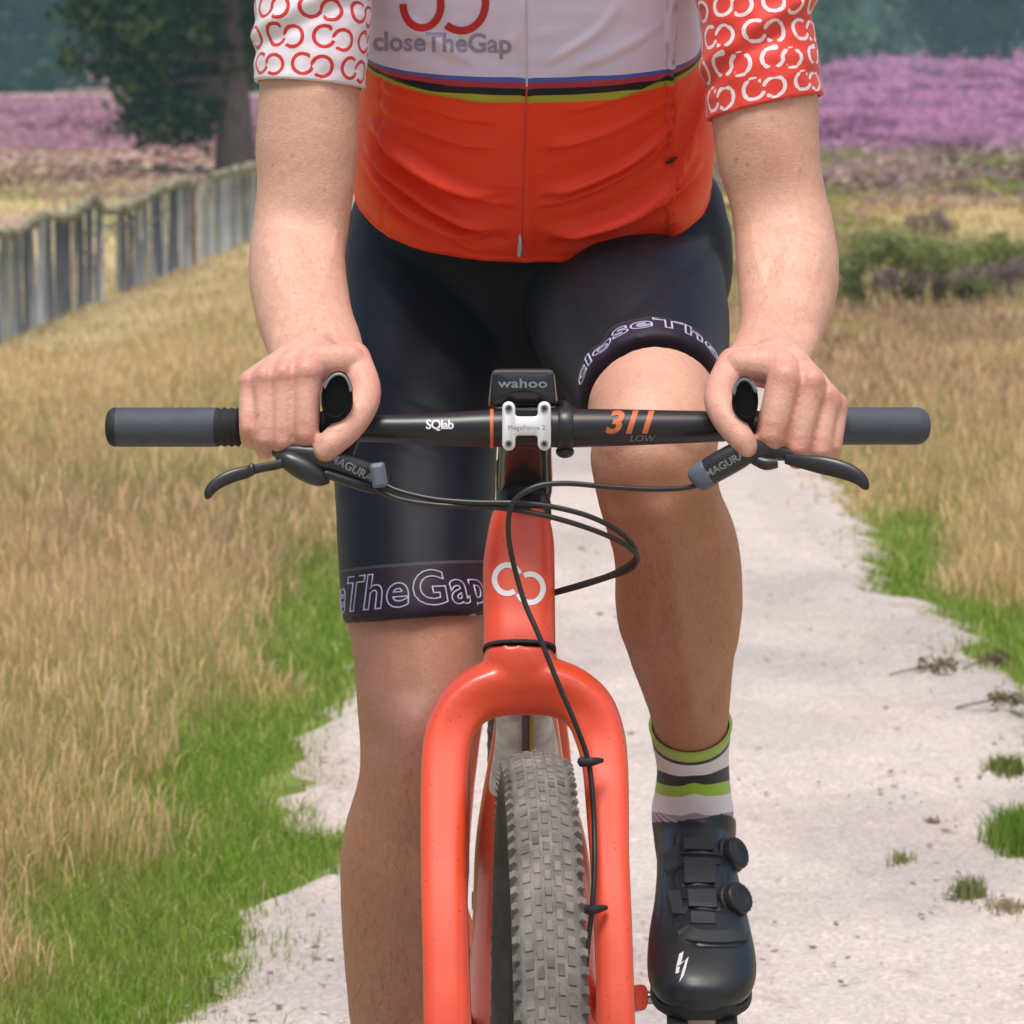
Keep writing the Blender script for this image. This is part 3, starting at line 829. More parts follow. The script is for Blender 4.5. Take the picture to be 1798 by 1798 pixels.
# ---- haze: air that pales the far wood
def haze():
    m = bpy.data.materials.new('haze_air'); m.use_nodes = True
    nt = m.node_tree; nt.nodes.clear()
    out = nt.nodes.new('ShaderNodeOutputMaterial'); v = nt.nodes.new('ShaderNodeVolumePrincipled')
    v.inputs['Color'].default_value = (0.55, 0.88, 0.95, 1); v.inputs['Density'].default_value = HAZE
    nt.links.new(v.outputs[0], out.inputs['Volume'])
    b = MB(); x0, x1, y0, y1, z0, z1 = -1700, 1700, -14, 720, -1.1, 16.0
    b.add([(x, y, z) for z in (z0, z1) for x, y in ((x0, y0), (x1, y0), (x1, y1), (x0, y1))], [(0, 3, 2, 1), (4, 5, 6, 7), (0, 1, 5, 4), (1, 2, 6, 5), (2, 3, 7, 6), (3, 0, 4, 7)])
    o = b.build('haze', m, smooth=False); tag(o, kind='stuff')
HAZE = 0.0012
haze()

# ================================================================== BICYCLE
def bicycle():
    ORANGE = (0.76, 0.072, 0.022)
    m_paint = mat('orange_paint', ORANGE, 0.40, coat=0.45, bump=0.06, bscale=900, var=0.10, vscale=9)
    # dirt flecks on the paint
    nt = m_paint.node_tree; bs = nt.nodes['Principled BSDF']
    src = bs.inputs['Base Color'].links[0].from_socket
    vz = nt.nodes.new('ShaderNodeTexVoronoi'); vz.inputs['Scale'].default_value = 170; tc = nt.nodes.new('ShaderNodeTexCoord'); nt.links.new(tc.outputs['Object'], vz.inputs['Vector'])
    th = nt.nodes.new('ShaderNodeMath'); th.operation = 'LESS_THAN'; th.inputs[1].default_value = 0.13; nt.links.new(vz.outputs['Distance'], th.inputs[0])
    wn_ = nt.nodes.new('ShaderNodeTexWhiteNoise'); nt.links.new(vz.outputs['Position'], wn_.inputs['Vector'])
    t2 = nt.nodes.new('ShaderNodeMath'); t2.operation = 'GREATER_THAN'; t2.inputs[1].default_value = 0.74; nt.links.new(wn_.outputs['Value'], t2.inputs[0])
    mu = nt.nodes.new('ShaderNodeMath'); mu.operation = 'MULTIPLY'; nt.links.new(th.outputs[0], mu.inputs[0]); nt.links.new(t2.outputs[0], mu.inputs[1])
    mx = nt.nodes.new('ShaderNodeMix'); mx.data_type = 'RGBA'; nt.links.new(mu.outputs[0], mx.inputs['Factor']); nt.links.new(src, mx.inputs['A']); mx.inputs['B'].default_value = (0.14, 0.05, 0.035, 1)
    nt.links.new(mx.outputs['Result'], bs.inputs['Base Color'])
    m_black = mat('black_alloy', (0.012, 0.012, 0.014), 0.34, bump=0.06, bscale=1200)
    m_blacks = mat('black_gloss', (0.010, 0.010, 0.012), 0.16, coat=0.3)
    m_rub = mat('grey_grip_rubber', (0.052, 0.062, 0.082), 0.62, bump=0.25, bscale=1500, var=0.12, vscale=60)
    m_rubd = mat('black_rubber', (0.014, 0.014, 0.016), 0.7, bump=0.3, bscale=900)
    m_cable = mat('cable_housing', (0.020, 0.017, 0.017), 0.38)
    m_white = mat('white_anodised', (0.80, 0.80, 0.82), 0.35, metal=0.15)
    m_steel = mat('steel', (0.45, 0.45, 0.47), 0.3, metal=1)
    m_print = mat('white_print', (0.72, 0.72, 0.72), 0.5)
    m_gprint = mat('grey_print', (0.20, 0.215, 0.24), 0.5)
    m_oprint = mat('orange_print', (0.55, 0.12, 0.035), 0.45)
    m_tyre = mat('dusty_tyre', (0.165, 0.145, 0.130), 0.9, var=0.45, vscale=26, bump=0.5, bscale=250)
    m_side = mat('tyre_sidewall', (0.060, 0.058, 0.056), 0.8, var=0.4, vscale=30)
    m_crown = mat('tyre_rubber', (0, 0, 0), .88, attr='col', var=.4, vscale=40, bump=.3, bscale=300)
    m_mud = mat('mud_guard', (0.40, 0.38, 0.38), 0.7, col2=(0.66, 0.64, 0.64), vscale=60, bump=0.4, bscale=120)
    m_blue = mat('blue_grey_cap', (0.11, 0.13, 0.17), 0.45)
    m_lev = mat('lever_black', (0.016, 0.016, 0.018), 0.4, coat=0.2)
    b = thing('bicycle', (0, 0, 0), 'orange bicycle with flat black handlebar and muddy front tyre, ridden along the sandy path', 'bicycle')

    m_hole = mat('hollow_shade_black', (.005, .005, .006), .75, spec=.12)  # near-black puts the darkness inside the hollow bar ends into colour
    def pr(rows):                 # (px, py, Y, r_px) -> points, radii
        return [P(a, c, y) for a, c, y, r in rows], [r * mpp(y) for a, c, y, r in rows]
    # ---- handlebar
    m = MB(); pts, rad = pr([(200, 750, .024, 22), (400, 750, .012, 22), (600, 752, .000, 23), (690, 753, -.004, 25), (780, 753.5, -.006, 29), (850, 752.5, -.007, 32.5), (925, 752, -.006, 33.5), (1000, 752, -.005, 34), (1080, 751, -.003, 32.5), (1180, 750, 0, 29.5), (1260, 749, .004, 27), (1330, 749, .006, 24), (1480, 748, .022, 22), (1618, 748, .036, 22)])
    m.tube(pts, rad, 28, 6); bar = m.build('handlebar', m_black, b)
    bv = bvh_of(bar)
    m = MB(); pts, rad = pr([(860.5, 752.5, -.007, 34.6), (866.5, 752.5, -.007, 34.6)]); m.tube(pts, rad, 28, 1); m.build('orange_ring', m_oprint, bar)
    s0 = mpp(0)
    v, f = text2d('SQlab', 16 * s0 * 1.35, bold=0.0003, space=0.92); decal(v, f, bv, P(773, 747, 0), CX, CU, (0, 1, -.1), .0005, 'lettering', m_print, bar)
    v, f = text2d('311', 44 * s0 * 1.2, outline=0, shear=0.3, bold=0.0009, space=0.95); decal(v * (1.12, 1, 1), f, bv, P(1103, 744, 0), CX, CU, (0, 1, -.1), .0005, 'lettering', m_oprint, bar)
    v, f = text2d('LOW', 11 * s0 * 1.35, shear=0.2); decal(v * (1.25, 1, 1), f, bv, P(1126, 770, 0), CX, CU, (0, 1, -.1), .0005, 'lettering', m_gprint, bar)
    # ---- grips
    for side in (0, 1):
        m = MB()
        if side == 0: pts, rad = pr([(194, 750, .026, 27), (197, 750, .026, 31), (203, 750, .0255, 33.5), (214, 750, .025, 34.5), (290, 750, .019, 34.5), (377, 750, .0135, 34.5), (378, 750, .0135, 30)])
        else: pts, rad = pr([(1440, 748, .018, 32.5), (1466, 748, .021, 33), (1540, 748, .029, 33), (1602, 748, .035, 33), (1614, 748, .036, 32), (1621, 748, .0365, 29), (1624, 748, .037, 24)])
        m.tube(pts, rad, 36, 4); g = m.build('grip', m_rub, b)
        if side == 0:
            m = MB(); pts, rad = pr([(191, 750, .0265, 22), (193, 750, .0265, 29), (197, 750, .026, 33), (203, 750, .0255, 34.8), (205, 750, .0255, 33)]); m.tube(pts, rad, 30, 3); m.build('end_plug', m_rubd, g)
            m = MB()
            rows = []
            for i in range(38):
                px = 376 + i * 6.2; rows.append((px, 750, .0135 - (px - 376) * 6e-5, (34.8 if i % 2 else 31.8) - (px > 420) * 5))
            pts, rad = pr(rows); m.tube(pts, rad, 28, 2); m.build('ribbed_sleeve', m_rubd, g)
        else:
            m = MB(); pts, rad = pr([(1330, 748, .008, 27), (1400, 748, .014, 27), (1445, 748, .018, 29)]); m.tube(pts, rad, 28, 2); m.build('ribbed_sleeve', m_rubd, g)
    # ---- inner bar ends, oval horns between thumb and forefinger
    for (x0, y0), (x1, y1), w, hgt, tilt in (((600, 752), (591, 693), 27, 43, -8), ((1300, 752), (1309, 698), 22.5, 38, 6)):
        m = MB(); A = P(x0, y0, .002); B = P(x1, y1, -.055); rings = []
        ax = unit(CX * math.cos(R(tilt)) + CU * math.sin(R(tilt))); up = unit(np.cross(ax, (0, 1, 0))); up = -up if up[2] < 0 else up
        ph = np.linspace(0, 2 * math.pi, 32, endpoint=False)
        def ring(c, k): return c + k * (np.cos(ph)[:, None] * ax * w * s0 + np.sin(ph)[:, None] * (up * hgt * s0))
        for q, k in ((0, .8), (.5, .88), (.8, .97), (.93, 1.0), (.985, .985), (1.0, .93), (.985, .84), (.93, .80)): rings.append(ring(A + (B - A) * q, k))
        m.loft(rings); h = m.build('bar_end', m_hole, b)
        m = MB(); rr = []
        for j in range(0, 17):
            a = R(10 + j * 10)
            c = B + (A - B) * .03 + .90 * (math.cos(a) * ax * w * s0 + math.sin(a) * up * hgt * s0); rr.append(c)
        m.tube(rr, [.0006] + [.0019] * 15 + [.0006], 8, 2, ref=(0, 1, 0)); m.build('rim', m_steel if x0 < 900 else m_gprint, h)  # pale upper arc puts the light along the rim into a part
    # ---- stem, faceplate, spacers
    st = MB(); c1, c2 = P(922, 752, .006), P(921, 846, .085)
    rings = []
    ph = np.linspace(0, 2 * math.pi, 28, endpoint=False)
    def srect(c, w, h, N, e=4.5):
        ca, sa = np.cos(ph), np.sin(ph); ca = np.sign(ca) * abs(ca) ** (2 / e); sa = np.sign(sa) * abs(sa) ** (2 / e)
        return c + ca[:, None] * CX * w + sa[:, None] * np.asarray(N) * h
    N = unit(np.cross(CX, c2 - c1)); N = N if N[2] > 0 else -N
    for q, w, h in ((-.08, 36, 20), (-.02, 44, 30), (.12, 47, 33), (.35, 47, 30), (.6, 48, 30), (.85, 50, 32), (1.0, 50, 34), (1.25, 46, 34), (1.4, 34, 28)): rings.append(srect(c1 + (c2 - c1) * q, w * s0, h * s0, N))
    st.loft(rings); stem = st.build('stem', m_blacks, b)
    m = MB(); SA = unit((0, -.375, -.927))
    T0 = P(918, 905, .075)
    m.tube([T0 - SA * .052, T0 - SA * .002], [48 * s0, 48 * s0], 32, 1, ref=(0, 1, 0)); m.build('spacer', m_black, stem)
    m = MB(); m.tube([T0 - SA * .013, T0 + SA * .003], [50.5 * s0, 52 * s0], 32, 1, ref=(0, 1, 0)); m.build('headset_cap', m_blacks, stem)
    # H-shaped faceplate
    def hshape():
        w, h, lw, ch = 85, 86, 23, 33; k = lw / 2; o = []
        def arc(cx, cy, r, a0, a1, n=7):
            return [(cx + r * math.cos(R(a0 + (a1 - a0) * i / n)), cy + r * math.sin(R(a0 + (a1 - a0) * i / n))) for i in range(n + 1)]
        X = w / 2 - k; Yh = h / 2 - k
        o += arc(X, Yh, k, 0, 180); o += arc(X - k - 6, ch / 2 + 6, 6, 0, -90, 4)
        o += arc(-X + k + 6, ch / 2 + 6, 6, 270, 180, 4); o += arc(-X, Yh, k, 0, 180)
        o += arc(-X, -Yh, k, 180, 360); o += arc(-X + k + 6, -ch / 2 - 6, 6, 180, 90, 4)
        o += arc(X - k - 6, -ch / 2 - 6, 6, 90, 0, 4); o += arc(X, -Yh, k, 180, 360)
        return np.array(o) * s0
    m = MB(); fc = P(924.5, 748, -.026); fn = unit((0, 1, -.06)); fu = unit(np.cross(CX, fn)); fu = fu if fu[2] > 0 else -fu
    m.prism(hshape(), fc, CX, fu, fn, .007, .0012); fp = m.build('faceplate', m_white, b, sharp=50)
    m = MB(); m.prism(rrect(70 * s0, 60 * s0, 8 * s0), fc + np.array([0, .009, 0]), CX, fu, fn, .012, .002); m.build('clamp_block', m_blacks, stem)
    for sx in (-1, 1):
        for sy in (-1, 1):
            c = fc + CX * sx * 31 * s0 + fu * sy * 31 * s0 - fn * .0042
            m = MB(); m.tube([c - fn * .0005, c + fn * .003], [6.6 * s0, 6.8 * s0], 14, 1, ref=(0, 0, 1)); bo = m.build('bolt', m_steel, fp)
            m = MB(); m.tube([c - fn * .0011, c + fn * .001], [4.0 * s0, 4.0 * s0], 6, 1, ref=(0, 0, 1)); m.build('bolt_socket', m_rubd, fp)
    v, f = text2d('MegaForce 2', 8.5 * s0 * 1.35, space=1.1); fb = bvh_of(fp); decal(v, f, fb, fc - fn * .01 - fu * 3 * s0, CX, fu, fn, .0003, 'lettering', m_gprint, fp)
    # ---- head tube
    m = MB(); rings = []
    rows = cr([(912, 48, 46, 904, .073), (913.5, 55, 52, 925, .071), (913, 60, 56, 955, .067), (911, 63, 58, 990, .060), (911, 63.5, 58, 1030, .050), (911.5, 63.5, 58, 1080, .038), (912, 63.5, 58, 1120, .027), (912, 63.5, 58, 1141, .022)], 6)
    N = unit((0, -.927, .375))
    for cx, w, h, py, Y in rows: rings.append(srect(P(cx, py, Y), w * mpp(Y), h * mpp(Y), N, 2.9))
    m.loft(rings); ht = m.build('head_tube', m_paint, b)
    hb = bvh_of(ht); s1 = mpp(0)
    parts = [annulus(891, -1018, 22.5, 25, 9.5, 22, 305), annulus(931, -1034, 22.5, 25, 9.5, -158, 118)]
    v, f = join2d(parts); v = v - np.array([910, -1028, 0]); v[:, :2] *= s1
    decal(v, f, hb, P(910, 1028, 0), CX, CU, (0, 1, -.1), .0005, 'emblem', m_print, ht)
    # ---- fork
    m = MB()
    LEFT = [(925, 1203, .012, 49), (882, 1206, .010, 48), (842, 1219, .006, 46), (810, 1245, .000, 44), (790, 1285, -.009, 43), (782, 1335, -.022, 42.5), (780, 1400, -.040, 42), (779, 1500, -.068, 41), (781, 1600, -.096, 41.5), (784, 1700, -.122, 42), (786, 1800, -.145, 43), (789, 1950, -.172, 42), (790, 2064, -.190, 36)]
    RIGHT = [(925, 1203, .012, 49), (966, 1206, .010, 48), (1005, 1221, .008, 46), (1036, 1249, .004, 45), (1053, 1292, -.004, 44), (1062, 1340, -.018, 41), (1066, 1400, -.036, 39), (1070, 1500, -.064, 35.5), (1075, 1600, -.092, 34.5), (1079, 1700, -.118, 34), (1081, 1800, -.141, 35), (1085, 1950, -.168, 36), (1088, 2064, -.186, 32)]
    for rows in (LEFT, RIGHT):
        pts, rad = pr(rows); m.tube(pts, rad, 22, 5, flat=.95, ref=(0, 1, .2), exp=3.8)
    pts, rad = pr([(912, 1138, .020, 60), (912, 1155, .018, 62), (917, 1180, .015, 60), (922, 1215, .011, 50)]); m.tube(pts, rad, 28, 4, ref=(0, 1, 0), exp=2.4)
    pts, rad = pr([(858, 1192, .012, 28), (925, 1178, .014, 36), (992, 1192, .012, 28)]); m.tube(pts, rad, 18, 4, ref=(0, 1, 0))
    me = remesh(m, .0026); relax(me, 5); fork = finish(me, 'fork', m_paint, b)
    m = MB(); pts, rad = pr([(912, 1138, .022, 65), (912, 1143, .021, 65)]); m.tube(pts, rad, 30, 1, exp=2.4); m.build('crown_ring', m_rubd, fork)
    # ---- front wheel
    wc = np.array([0.0222, -.197, .366]); yaw = R(2.0); RW = .366
    fx = np.array([math.cos(yaw), math.sin(yaw), 0]); fy = np.array([math.sin(yaw), -math.cos(yaw), 0])      # fx: axle, fy: forward
    def wheel(c, fx, fy, nm):
        w = bpy.data.objects.new(nm, None); C.objects.link(w); w.parent = b
        def pt(a, r, x): return c + fy * r * np.cos(a)[..., None] + np.array([0, 0, 1]) * r * np.sin(a)[..., None] + fx * (x[..., None] if hasattr(x, 'shape') else x)
        prof = [(.305, -.014), (.312, -.021), (.325, -.028), (.340, -.0305), (.352, -.0285), (.360, -.022), (.3645, -.011), (.366, 0), (.3645, .011), (.360, .022), (.352, .0285), (.340, .0305), (.325, .028), (.312, .021), (.305, .014)]
        prof = [(r + RW - .3695, x) for r, x in prof]
        na = 220; a = np.linspace(0, 2 * math.pi, na, endpoint=False)
        m = MB(); m.loft([np.array([pt(np.array(q), r, x) for r, x in prof]) for q in a], closed=True); ty = m.build('tyre', m_crown, w)
        xx = np.tile([abs(x) for r, x in prof], na); rr_ = np.tile([r for r, x in prof], na); dust = sm(rr_ - RW + .3695, .345, .361)
        set_attr(ty.data, 'col', mixc(np.tile([.050, .048, .046], (len(xx), 1)), np.array([.160, .141, .127]), dust))
        # tread knobs
        m = MB(); g = random.Random(3)
        for i in range(128):
            a0 = 2 * math.pi * i / 128
            for row, (x, wd, ln, rise, jit) in enumerate(((-.0262, .0065, .0085, .0046, 0), (-.0170, .0078, .0125, .0014, .5), (-.0085, .0064, .0135, .0012, 0), (0, .0060, .0120, .0012, .5), (.0085, .0064, .0135, .0012, .15), (.0170, .0078, .0125, .0014, .7), (.0262, .0065, .0085, .0046, .3))):
                aa = a0 + jit * 2 * math.pi / 128
                rb = np.interp(abs(x), [0, .011, .022, .0285], [.366, .3645, .360, .352]) + RW - .3695
                slope = np.interp(abs(x), [0, .011, .022, .0285], [0, .2, .55, 1.0]) * (1 if x > 0 else -1)
                rad = fy * math.cos(aa) + np.array([0, 0, 1]) * math.sin(aa); tan = -fy * math.sin(aa) + np.array([0, 0, 1]) * math.cos(aa)
                nn = unit(rad + fx * slope); lat = unit(np.cross(nn, tan))
                cc = c + rad * rb + fx * x; rr = rise * g.uniform(.8, 1.1)
                v = [cc + tan * ln * sx * k + lat * wd * sy * k + nn * h for h, k in ((-.002, 1), (rr, .8)) for sx, sy in ((-.5, -.5), (.5, -.5), (.5, .5), (-.5, .5))]
                m.add(v, [(4, 5, 6, 7), (0, 1, 5, 4), (1, 2, 6, 5), (2, 3, 7, 6), (3, 0, 4, 7)])
        k = m.build('tread_knobs', m_tyre, w, smooth=False); k['kind'] = 'stuff'
        m = MB(); pr_ = [(.286, -.012), (.300, -.0135), (.308, -.015), (.308, .015), (.300, .0135), (.286, .012)]
        m.loft([np.array([pt(np.array(q), r, x) for r, x in pr_]) for q in a[::2]], closed=True); m.build('rim', m_black, w)
        m = MB(); m.tube([c - fx * .05, c - fx * .025, c + fx * .025, c + fx * .05], [.010, .022, .022, .010], 20, 2, ref=(0, 0, 1)); m.build('hub', m_black, w)
        m = MB()
        for i in range(28):
            q = 2 * math.pi * i / 28; s = 1 if i % 2 else -1
            m.tube([pt(np.array(q), .288, 0), pt(np.array(q + .35 * (1 if i % 4 < 2 else -1)), .022, s * .024)], [.0010, .0010], 5, 1, ref=(.3, .2, 1))
        sp = m.build('spokes', m_steel, w); sp['kind'] = 'stuff'
        return w
    wheel(wc, fx, fy, 'front_wheel')
    wheel(np.array([0.004, .985, .372]), CX, np.array([0, -1.0, 0]), 'rear_wheel')
    # ---- frame behind the fork
    fr = MB()
    rows = cr([(1165, 878, 950, .085), (1220, 872, 968, .13), (1276, 868, 980, .164), (1351, 856, 992, .22), (1420, 843, 1012, .28), (1493, 833, 1032, .335), (1600, 829, 1046, .42), (1692, 824, 1052, .506), (1817, 820, 1060, .62)], 5)
    rings = []
    for i, (py, xl, xr, Y) in enumerate(rows):
        T = unit(P(0, rows[min(i + 1, len(rows) - 1)][0], rows[min(i + 1, len(rows) - 1)][3]) - P(0, rows[max(i - 1, 0)][0], rows[max(i - 1, 0)][3])); N = unit(np.cross(CX, T))
        rings.append(srect(P((xl + xr) / 2, py, Y), (xr - xl) / 2 * mpp(Y), .030, N, 3.0))
    fr.loft(rings); fr.build('down_tube', m_paint, b)
    gm = MB(); rings = []
    for i, (py, xl, xr, Y) in enumerate([r_ for r_ in rows if 1190 < r_[0] < 1338]):
        w = (xr - xl) / 2 * mpp(Y) * 1.01
        rings.append(srect(P((xl + xr) / 2, py, Y) + np.array([0, -.017, -.02]), w, .018, unit((0, .65, .76)), 3.0))
    gm.loft(rings); gm.build('mud_shield', m_mud, b)
    for px, mm in ((923, mat('brown_hose', (.05, .02, .02), .5)), (933, mat('yellow_hose', (.30, .20, .01), .5))):
        m = MB(); m.tube([P(px, 1225, .045), P(px, 1270, .078), P(px, 1320, .112), P(px, 1370, .15)], [.0026 if px > 930 else .0036] * 4, 8, 4, ref=(1, 0, 0)); m.build('frame_hose', mm, b)
    tb = MB()
    BB = np.array([.012, .625, .325]); ST = np.array([.008, .80, .80]); HT = np.array([.006, .09, .865])
    tb.tube([HT, ST], [.020, .016], 18, 1, ref=(1, 0, 0)); tb.build('top_tube', m_paint, b)
    tb = MB(); tb.tube([BB, ST + (0, .02, .05)], [.022, .017], 18, 1, ref=(1, 0, 0)); tb.build('seat_tube', m_paint, b)
    RA = np.array([.004, .985, .372])
    for s in (-1, 1):
        tb = MB(); tb.tube([BB + (s * .03, .0, 0), BB + (s * .045, .12, .01), RA + (s * .065, -.06, 0), RA + (s * .068, 0, 0)], [.016, .014, .011, .011], 12, 4, ref=(1, 0, 0)); tb.build('chainstay', m_paint, b)
        tb = MB(); tb.tube([ST + (s * .012, .03, 0), RA + (s * .05, -.1, .2), RA + (s * .066, 0, 0)], [.010, .010, .009], 12, 4, ref=(1, 0, 0)); tb.build('seatstay', m_paint, b)
    tb = MB(); tb.tube([ST + (0, .01, .02), ST + (0, .065, .16)], [.0145, .0145], 16, 1, ref=(1, 0, 0)); tb.build('seatpost', m_black, b)
    tb = MB(); tb.tube([BB - (.045, 0, 0), BB + (.045, 0, 0)], [.024, .024], 20, 1, ref=(0, 0, 1)); tb.build('bottom_bracket', m_paint, b)
    # saddle: nose forward
    sd_ = MB(); rings = []
    for y, w, z, h in ((.56, .016, .955, .012), (.585, .020, .958, .018), (.66, .026, .960, .020), (.74, .050, .962, .022), (.80, .070, .966, .022), (.84, .066, .968, .018), (.86, .045, .968, .010)):
        rings.append(srect(np.array([.008, y, z]), w, h, (0, 0, 1), 2.6))
    sd_.loft(rings); sd_.build('saddle', m_rubd, b)
    # cranks: image-right arm up and forward, painted like the frame
    PR = P(1150, 1752, .27)
    PL = 2 * BB - PR; PL[0] = -.125
    for pe, s, nm in ((PR, 1, 0), (PL, -1, 1)):
        a = BB + (s * .072, 0, 0); e = np.array([P(1122, 1735, .27)[0] if s > 0 else -.098, pe[1], pe[2]])
        m = MB(); m.tube([a - unit(e - a) * .02, a, a * .5 + e * .5, e, e + unit(e - a) * .014], [.014, .019, .013, .0135, .009], 16, 4, flat=.55, ref=(1, 0, 0), exp=2.6); cra = m.build('crank_arm', m_paint, b)
        m = MB(); m.tube([e, e + (s * .03, 0, 0)], [.0065, .0065], 12, 1, ref=(0, 0, 1)); m.build('pedal_axle', m_steel, cra)
        pc = e + np.array([s * .055, .0, -.002])
        m = MB(); m.prism(rrect(.052, .072, .012), pc, CX, (0, .9, .43), (0, -.43, .9), .014, .003); pd = m.build('pedal', m_black, b)
    m = MB(); cx = BB + (.055, 0, 0)
    ring = [cx + np.array([0, math.cos(q) * (.062 + .0035 * (i % 2)), math.sin(q) * (.062 + .0035 * (i % 2))]) for i, q in enumerate(np.linspace(0, 2 * math.pi, 64, endpoint=False))]
    # drive side is the rider's right, image left
    cxl = BB - (.055, 0, 0)
    m.prism([(p[1] - BB[1], p[2] - BB[2]) for p in ring], cxl, (0, 1, 0), (0, 0, 1), CX, .004, .0005); m.build('chainring', m_black, b)
    # ---- brake levers
    lv = bpy.data.objects.new('brake_lever', None); C.objects.link(lv); lv.parent = b
    m = MB(); pts, rad = pr([(676, 846, -.030, 15), (664, 840, -.032, 21), (630, 826, -.036, 22), (590, 812, -.040, 22), (545, 800, -.042, 20), (505, 795, -.040, 15), (480, 792, -.036, 8)]); m.tube(pts, rad, 18, 4, exp=2.6); body = m.build('lever_body', m_lev, lv)
    m = MB(); pts, rad = pr([(578, 842, -.046, 8), (560, 838, -.048, 17), (535, 824, -.048, 21), (505, 808, -.046, 17), (488, 800, -.042, 8)]); m.tube(pts, rad, 16, 4); m.build('pivot_housing', m_lev, lv)
    m = MB(); pts, rad = pr([(672, 862, -.040, 6), (650, 858, -.044, 8), (610, 845, -.050, 8.5), (574, 832, -.052, 7.5), (568, 829, -.052, 3)]); m.tube(pts, rad, 12, 4); m.build('hose_sleeve', m_black, lv)
    m = MB(); m.prism(rrect(26 * s0, 42 * s0, 6 * s0), P(665, 834, -.055), CX * .97 + CU * .15, CU * .97 - CX * .15, (0, 1, 0), .016, .003); m.build('end_cap', m_blue, lv)
    m = MB(); m.tube([P(618, 752, .0), P(612, 785, -.012), P(606, 806, -.03)], [17 * s0, 14 * s0, 12 * s0], 14, 4); m.build('bar_clamp', m_lev, lv)
    bb = bvh_of(body); v, f = text2d('MAGURA', 14 * s0 * 1.4, bold=.0002); dx = unit(CX * .875 - CU * .48); decal(v, f, bb, P(620, 813, 0), dx, np.cross((0, -1, 0), dx) * -1 if False else unit(CU * .875 + CX * .48), (0, 1, 0), .0005, 'lettering', m_gprint, lv)
    def blade(rows, nm, parent):
        m = MB(); pts, rad = pr(rows); m.tube(pts, rad, 14, 5, flat=.55, ref=(0, 1, 0)); return m.build(nm, m_lev, parent)
    bl = blade([(510, 806, -.046, 8), (490, 815, -.052, 8.5), (462, 821, -.058, 8), (442, 825, -.062, 9), (432, 829, -.064, 11), (405, 837, -.068, 11.5), (380, 850, -.071, 10.5), (368, 863, -.073, 9), (365, 873, -.074, 6), (365, 876, -.074, 3)], 'lever_blade', lv)
    m = MB(); pts, rad = pr([(443, 814, -.063, 3), (441, 822, -.064, 7), (438, 834, -.064, 7)]); m.tube(pts, rad, 10, 3); m.build('reach_adjuster', m_lev, lv)
    rv = bpy.data.objects.new('brake_lever', None); C.objects.link(rv); rv.parent = b
    m = MB(); pts, rad = pr([(1221, 842, -.034, 12), (1227, 838, -.036, 21), (1250, 825, -.040, 24.5), (1290, 803, -.043, 24.5), (1318, 790, -.043, 22), (1360, 795, -.040, 14), (1400, 800, -.038, 10)]); m.tube(pts, rad, 20, 4, exp=3); body = m.build('lever_body', m_lev, rv)
    m = MB(); pts, rad = pr([(1219, 845, -.036, 14), (1224, 841, -.037, 23), (1240, 832, -.039, 26), (1247, 828, -.04, 25)]); m.tube(pts, rad, 20, 3, exp=3); m.build('end_cap', m_blue, rv)
    m = MB(); m.tube([P(1300, 752, .0), P(1305, 785, -.014)], [17 * s0, 13 * s0], 14, 1); m.build('bar_clamp', m_lev, rv)
    m = MB(); pts, rad = pr([(1322, 806, -.046, 9), (1345, 814, -.05, 12), (1365, 813, -.05, 9)]); m.tube(pts, rad, 12, 3); m.build('pivot_housing', m_lev, rv)
    blade([(1380, 806, -.046, 9), (1415, 812, -.056, 13), (1445, 817, -.062, 16), (1475, 824, -.067, 16), (1500, 834, -.071, 14), (1514, 845, -.073, 11), (1520, 856, -.074, 7), (1521, 860, -.074, 3)], 'lever_blade', rv)
    bb = bvh_of(body); dx = unit(CX * .87 + CU * .5); v, f = text2d('MAGURA', 13 * s0 * 1.4, bold=.0002); decal(v, f, bb, P(1268, 806, 0), dx, unit(CU * .87 - CX * .5), (0, 1, 0), .0005, 'lettering', m_gprint, rv)
    # ---- cables
    def cable(rows, nm='brake_hose', r=.0025):
        m = MB(); m.tube([P(a, c, y) for a, c, y in rows], r, 10, 7, ref=(0.2, 1, 0.1)); return m.build(nm, m_cable, b)
    cable([(670, 848, -.036), (700, 862, -.042), (760, 876, -.05), (830, 882, -.056), (900, 883, -.060), (960, 888, -.062), (1030, 905, -.058), (1085, 932, -.045), (1115, 963, -.026), (1112, 985, -.006), (1075, 1008, .012), (1020, 1026, .028), (965, 1042, .045)], 'gear_cable')
    cable([(655, 856, -.046), (700, 876, -.05), (760, 886, -.052), (830, 890, -.054), (880, 892, -.056), (960, 906, -.06), (1040, 930, -.054), (1095, 955, -.04), (1120, 978, -.02), (1108, 999, .0), (1070, 1013, .016), (1020, 1029, .03), (965, 1044, .046)], 'brake_hose')
    cable([(1235, 850, -.036), (1200, 857, -.044), (1140, 859, -.052), (1070, 855, -.058), (1000, 849, -.062), (950, 852, -.065), (918, 866, -.066), (900, 885, -.065), (893, 912, -.062), (894, 950, -.052), (904, 1000, -.042), (922, 1060, -.046), (948, 1120, -.056), (980, 1200, -.062), (1010, 1270, -.064), (1030, 1325, -.062), (1038, 1370, -.068), (1043, 1440, -.080), (1044, 1520, -.102), (1040, 1590, -.118), (1032, 1660, -.124), (1024, 1740, -.13)], 'brake_hose')
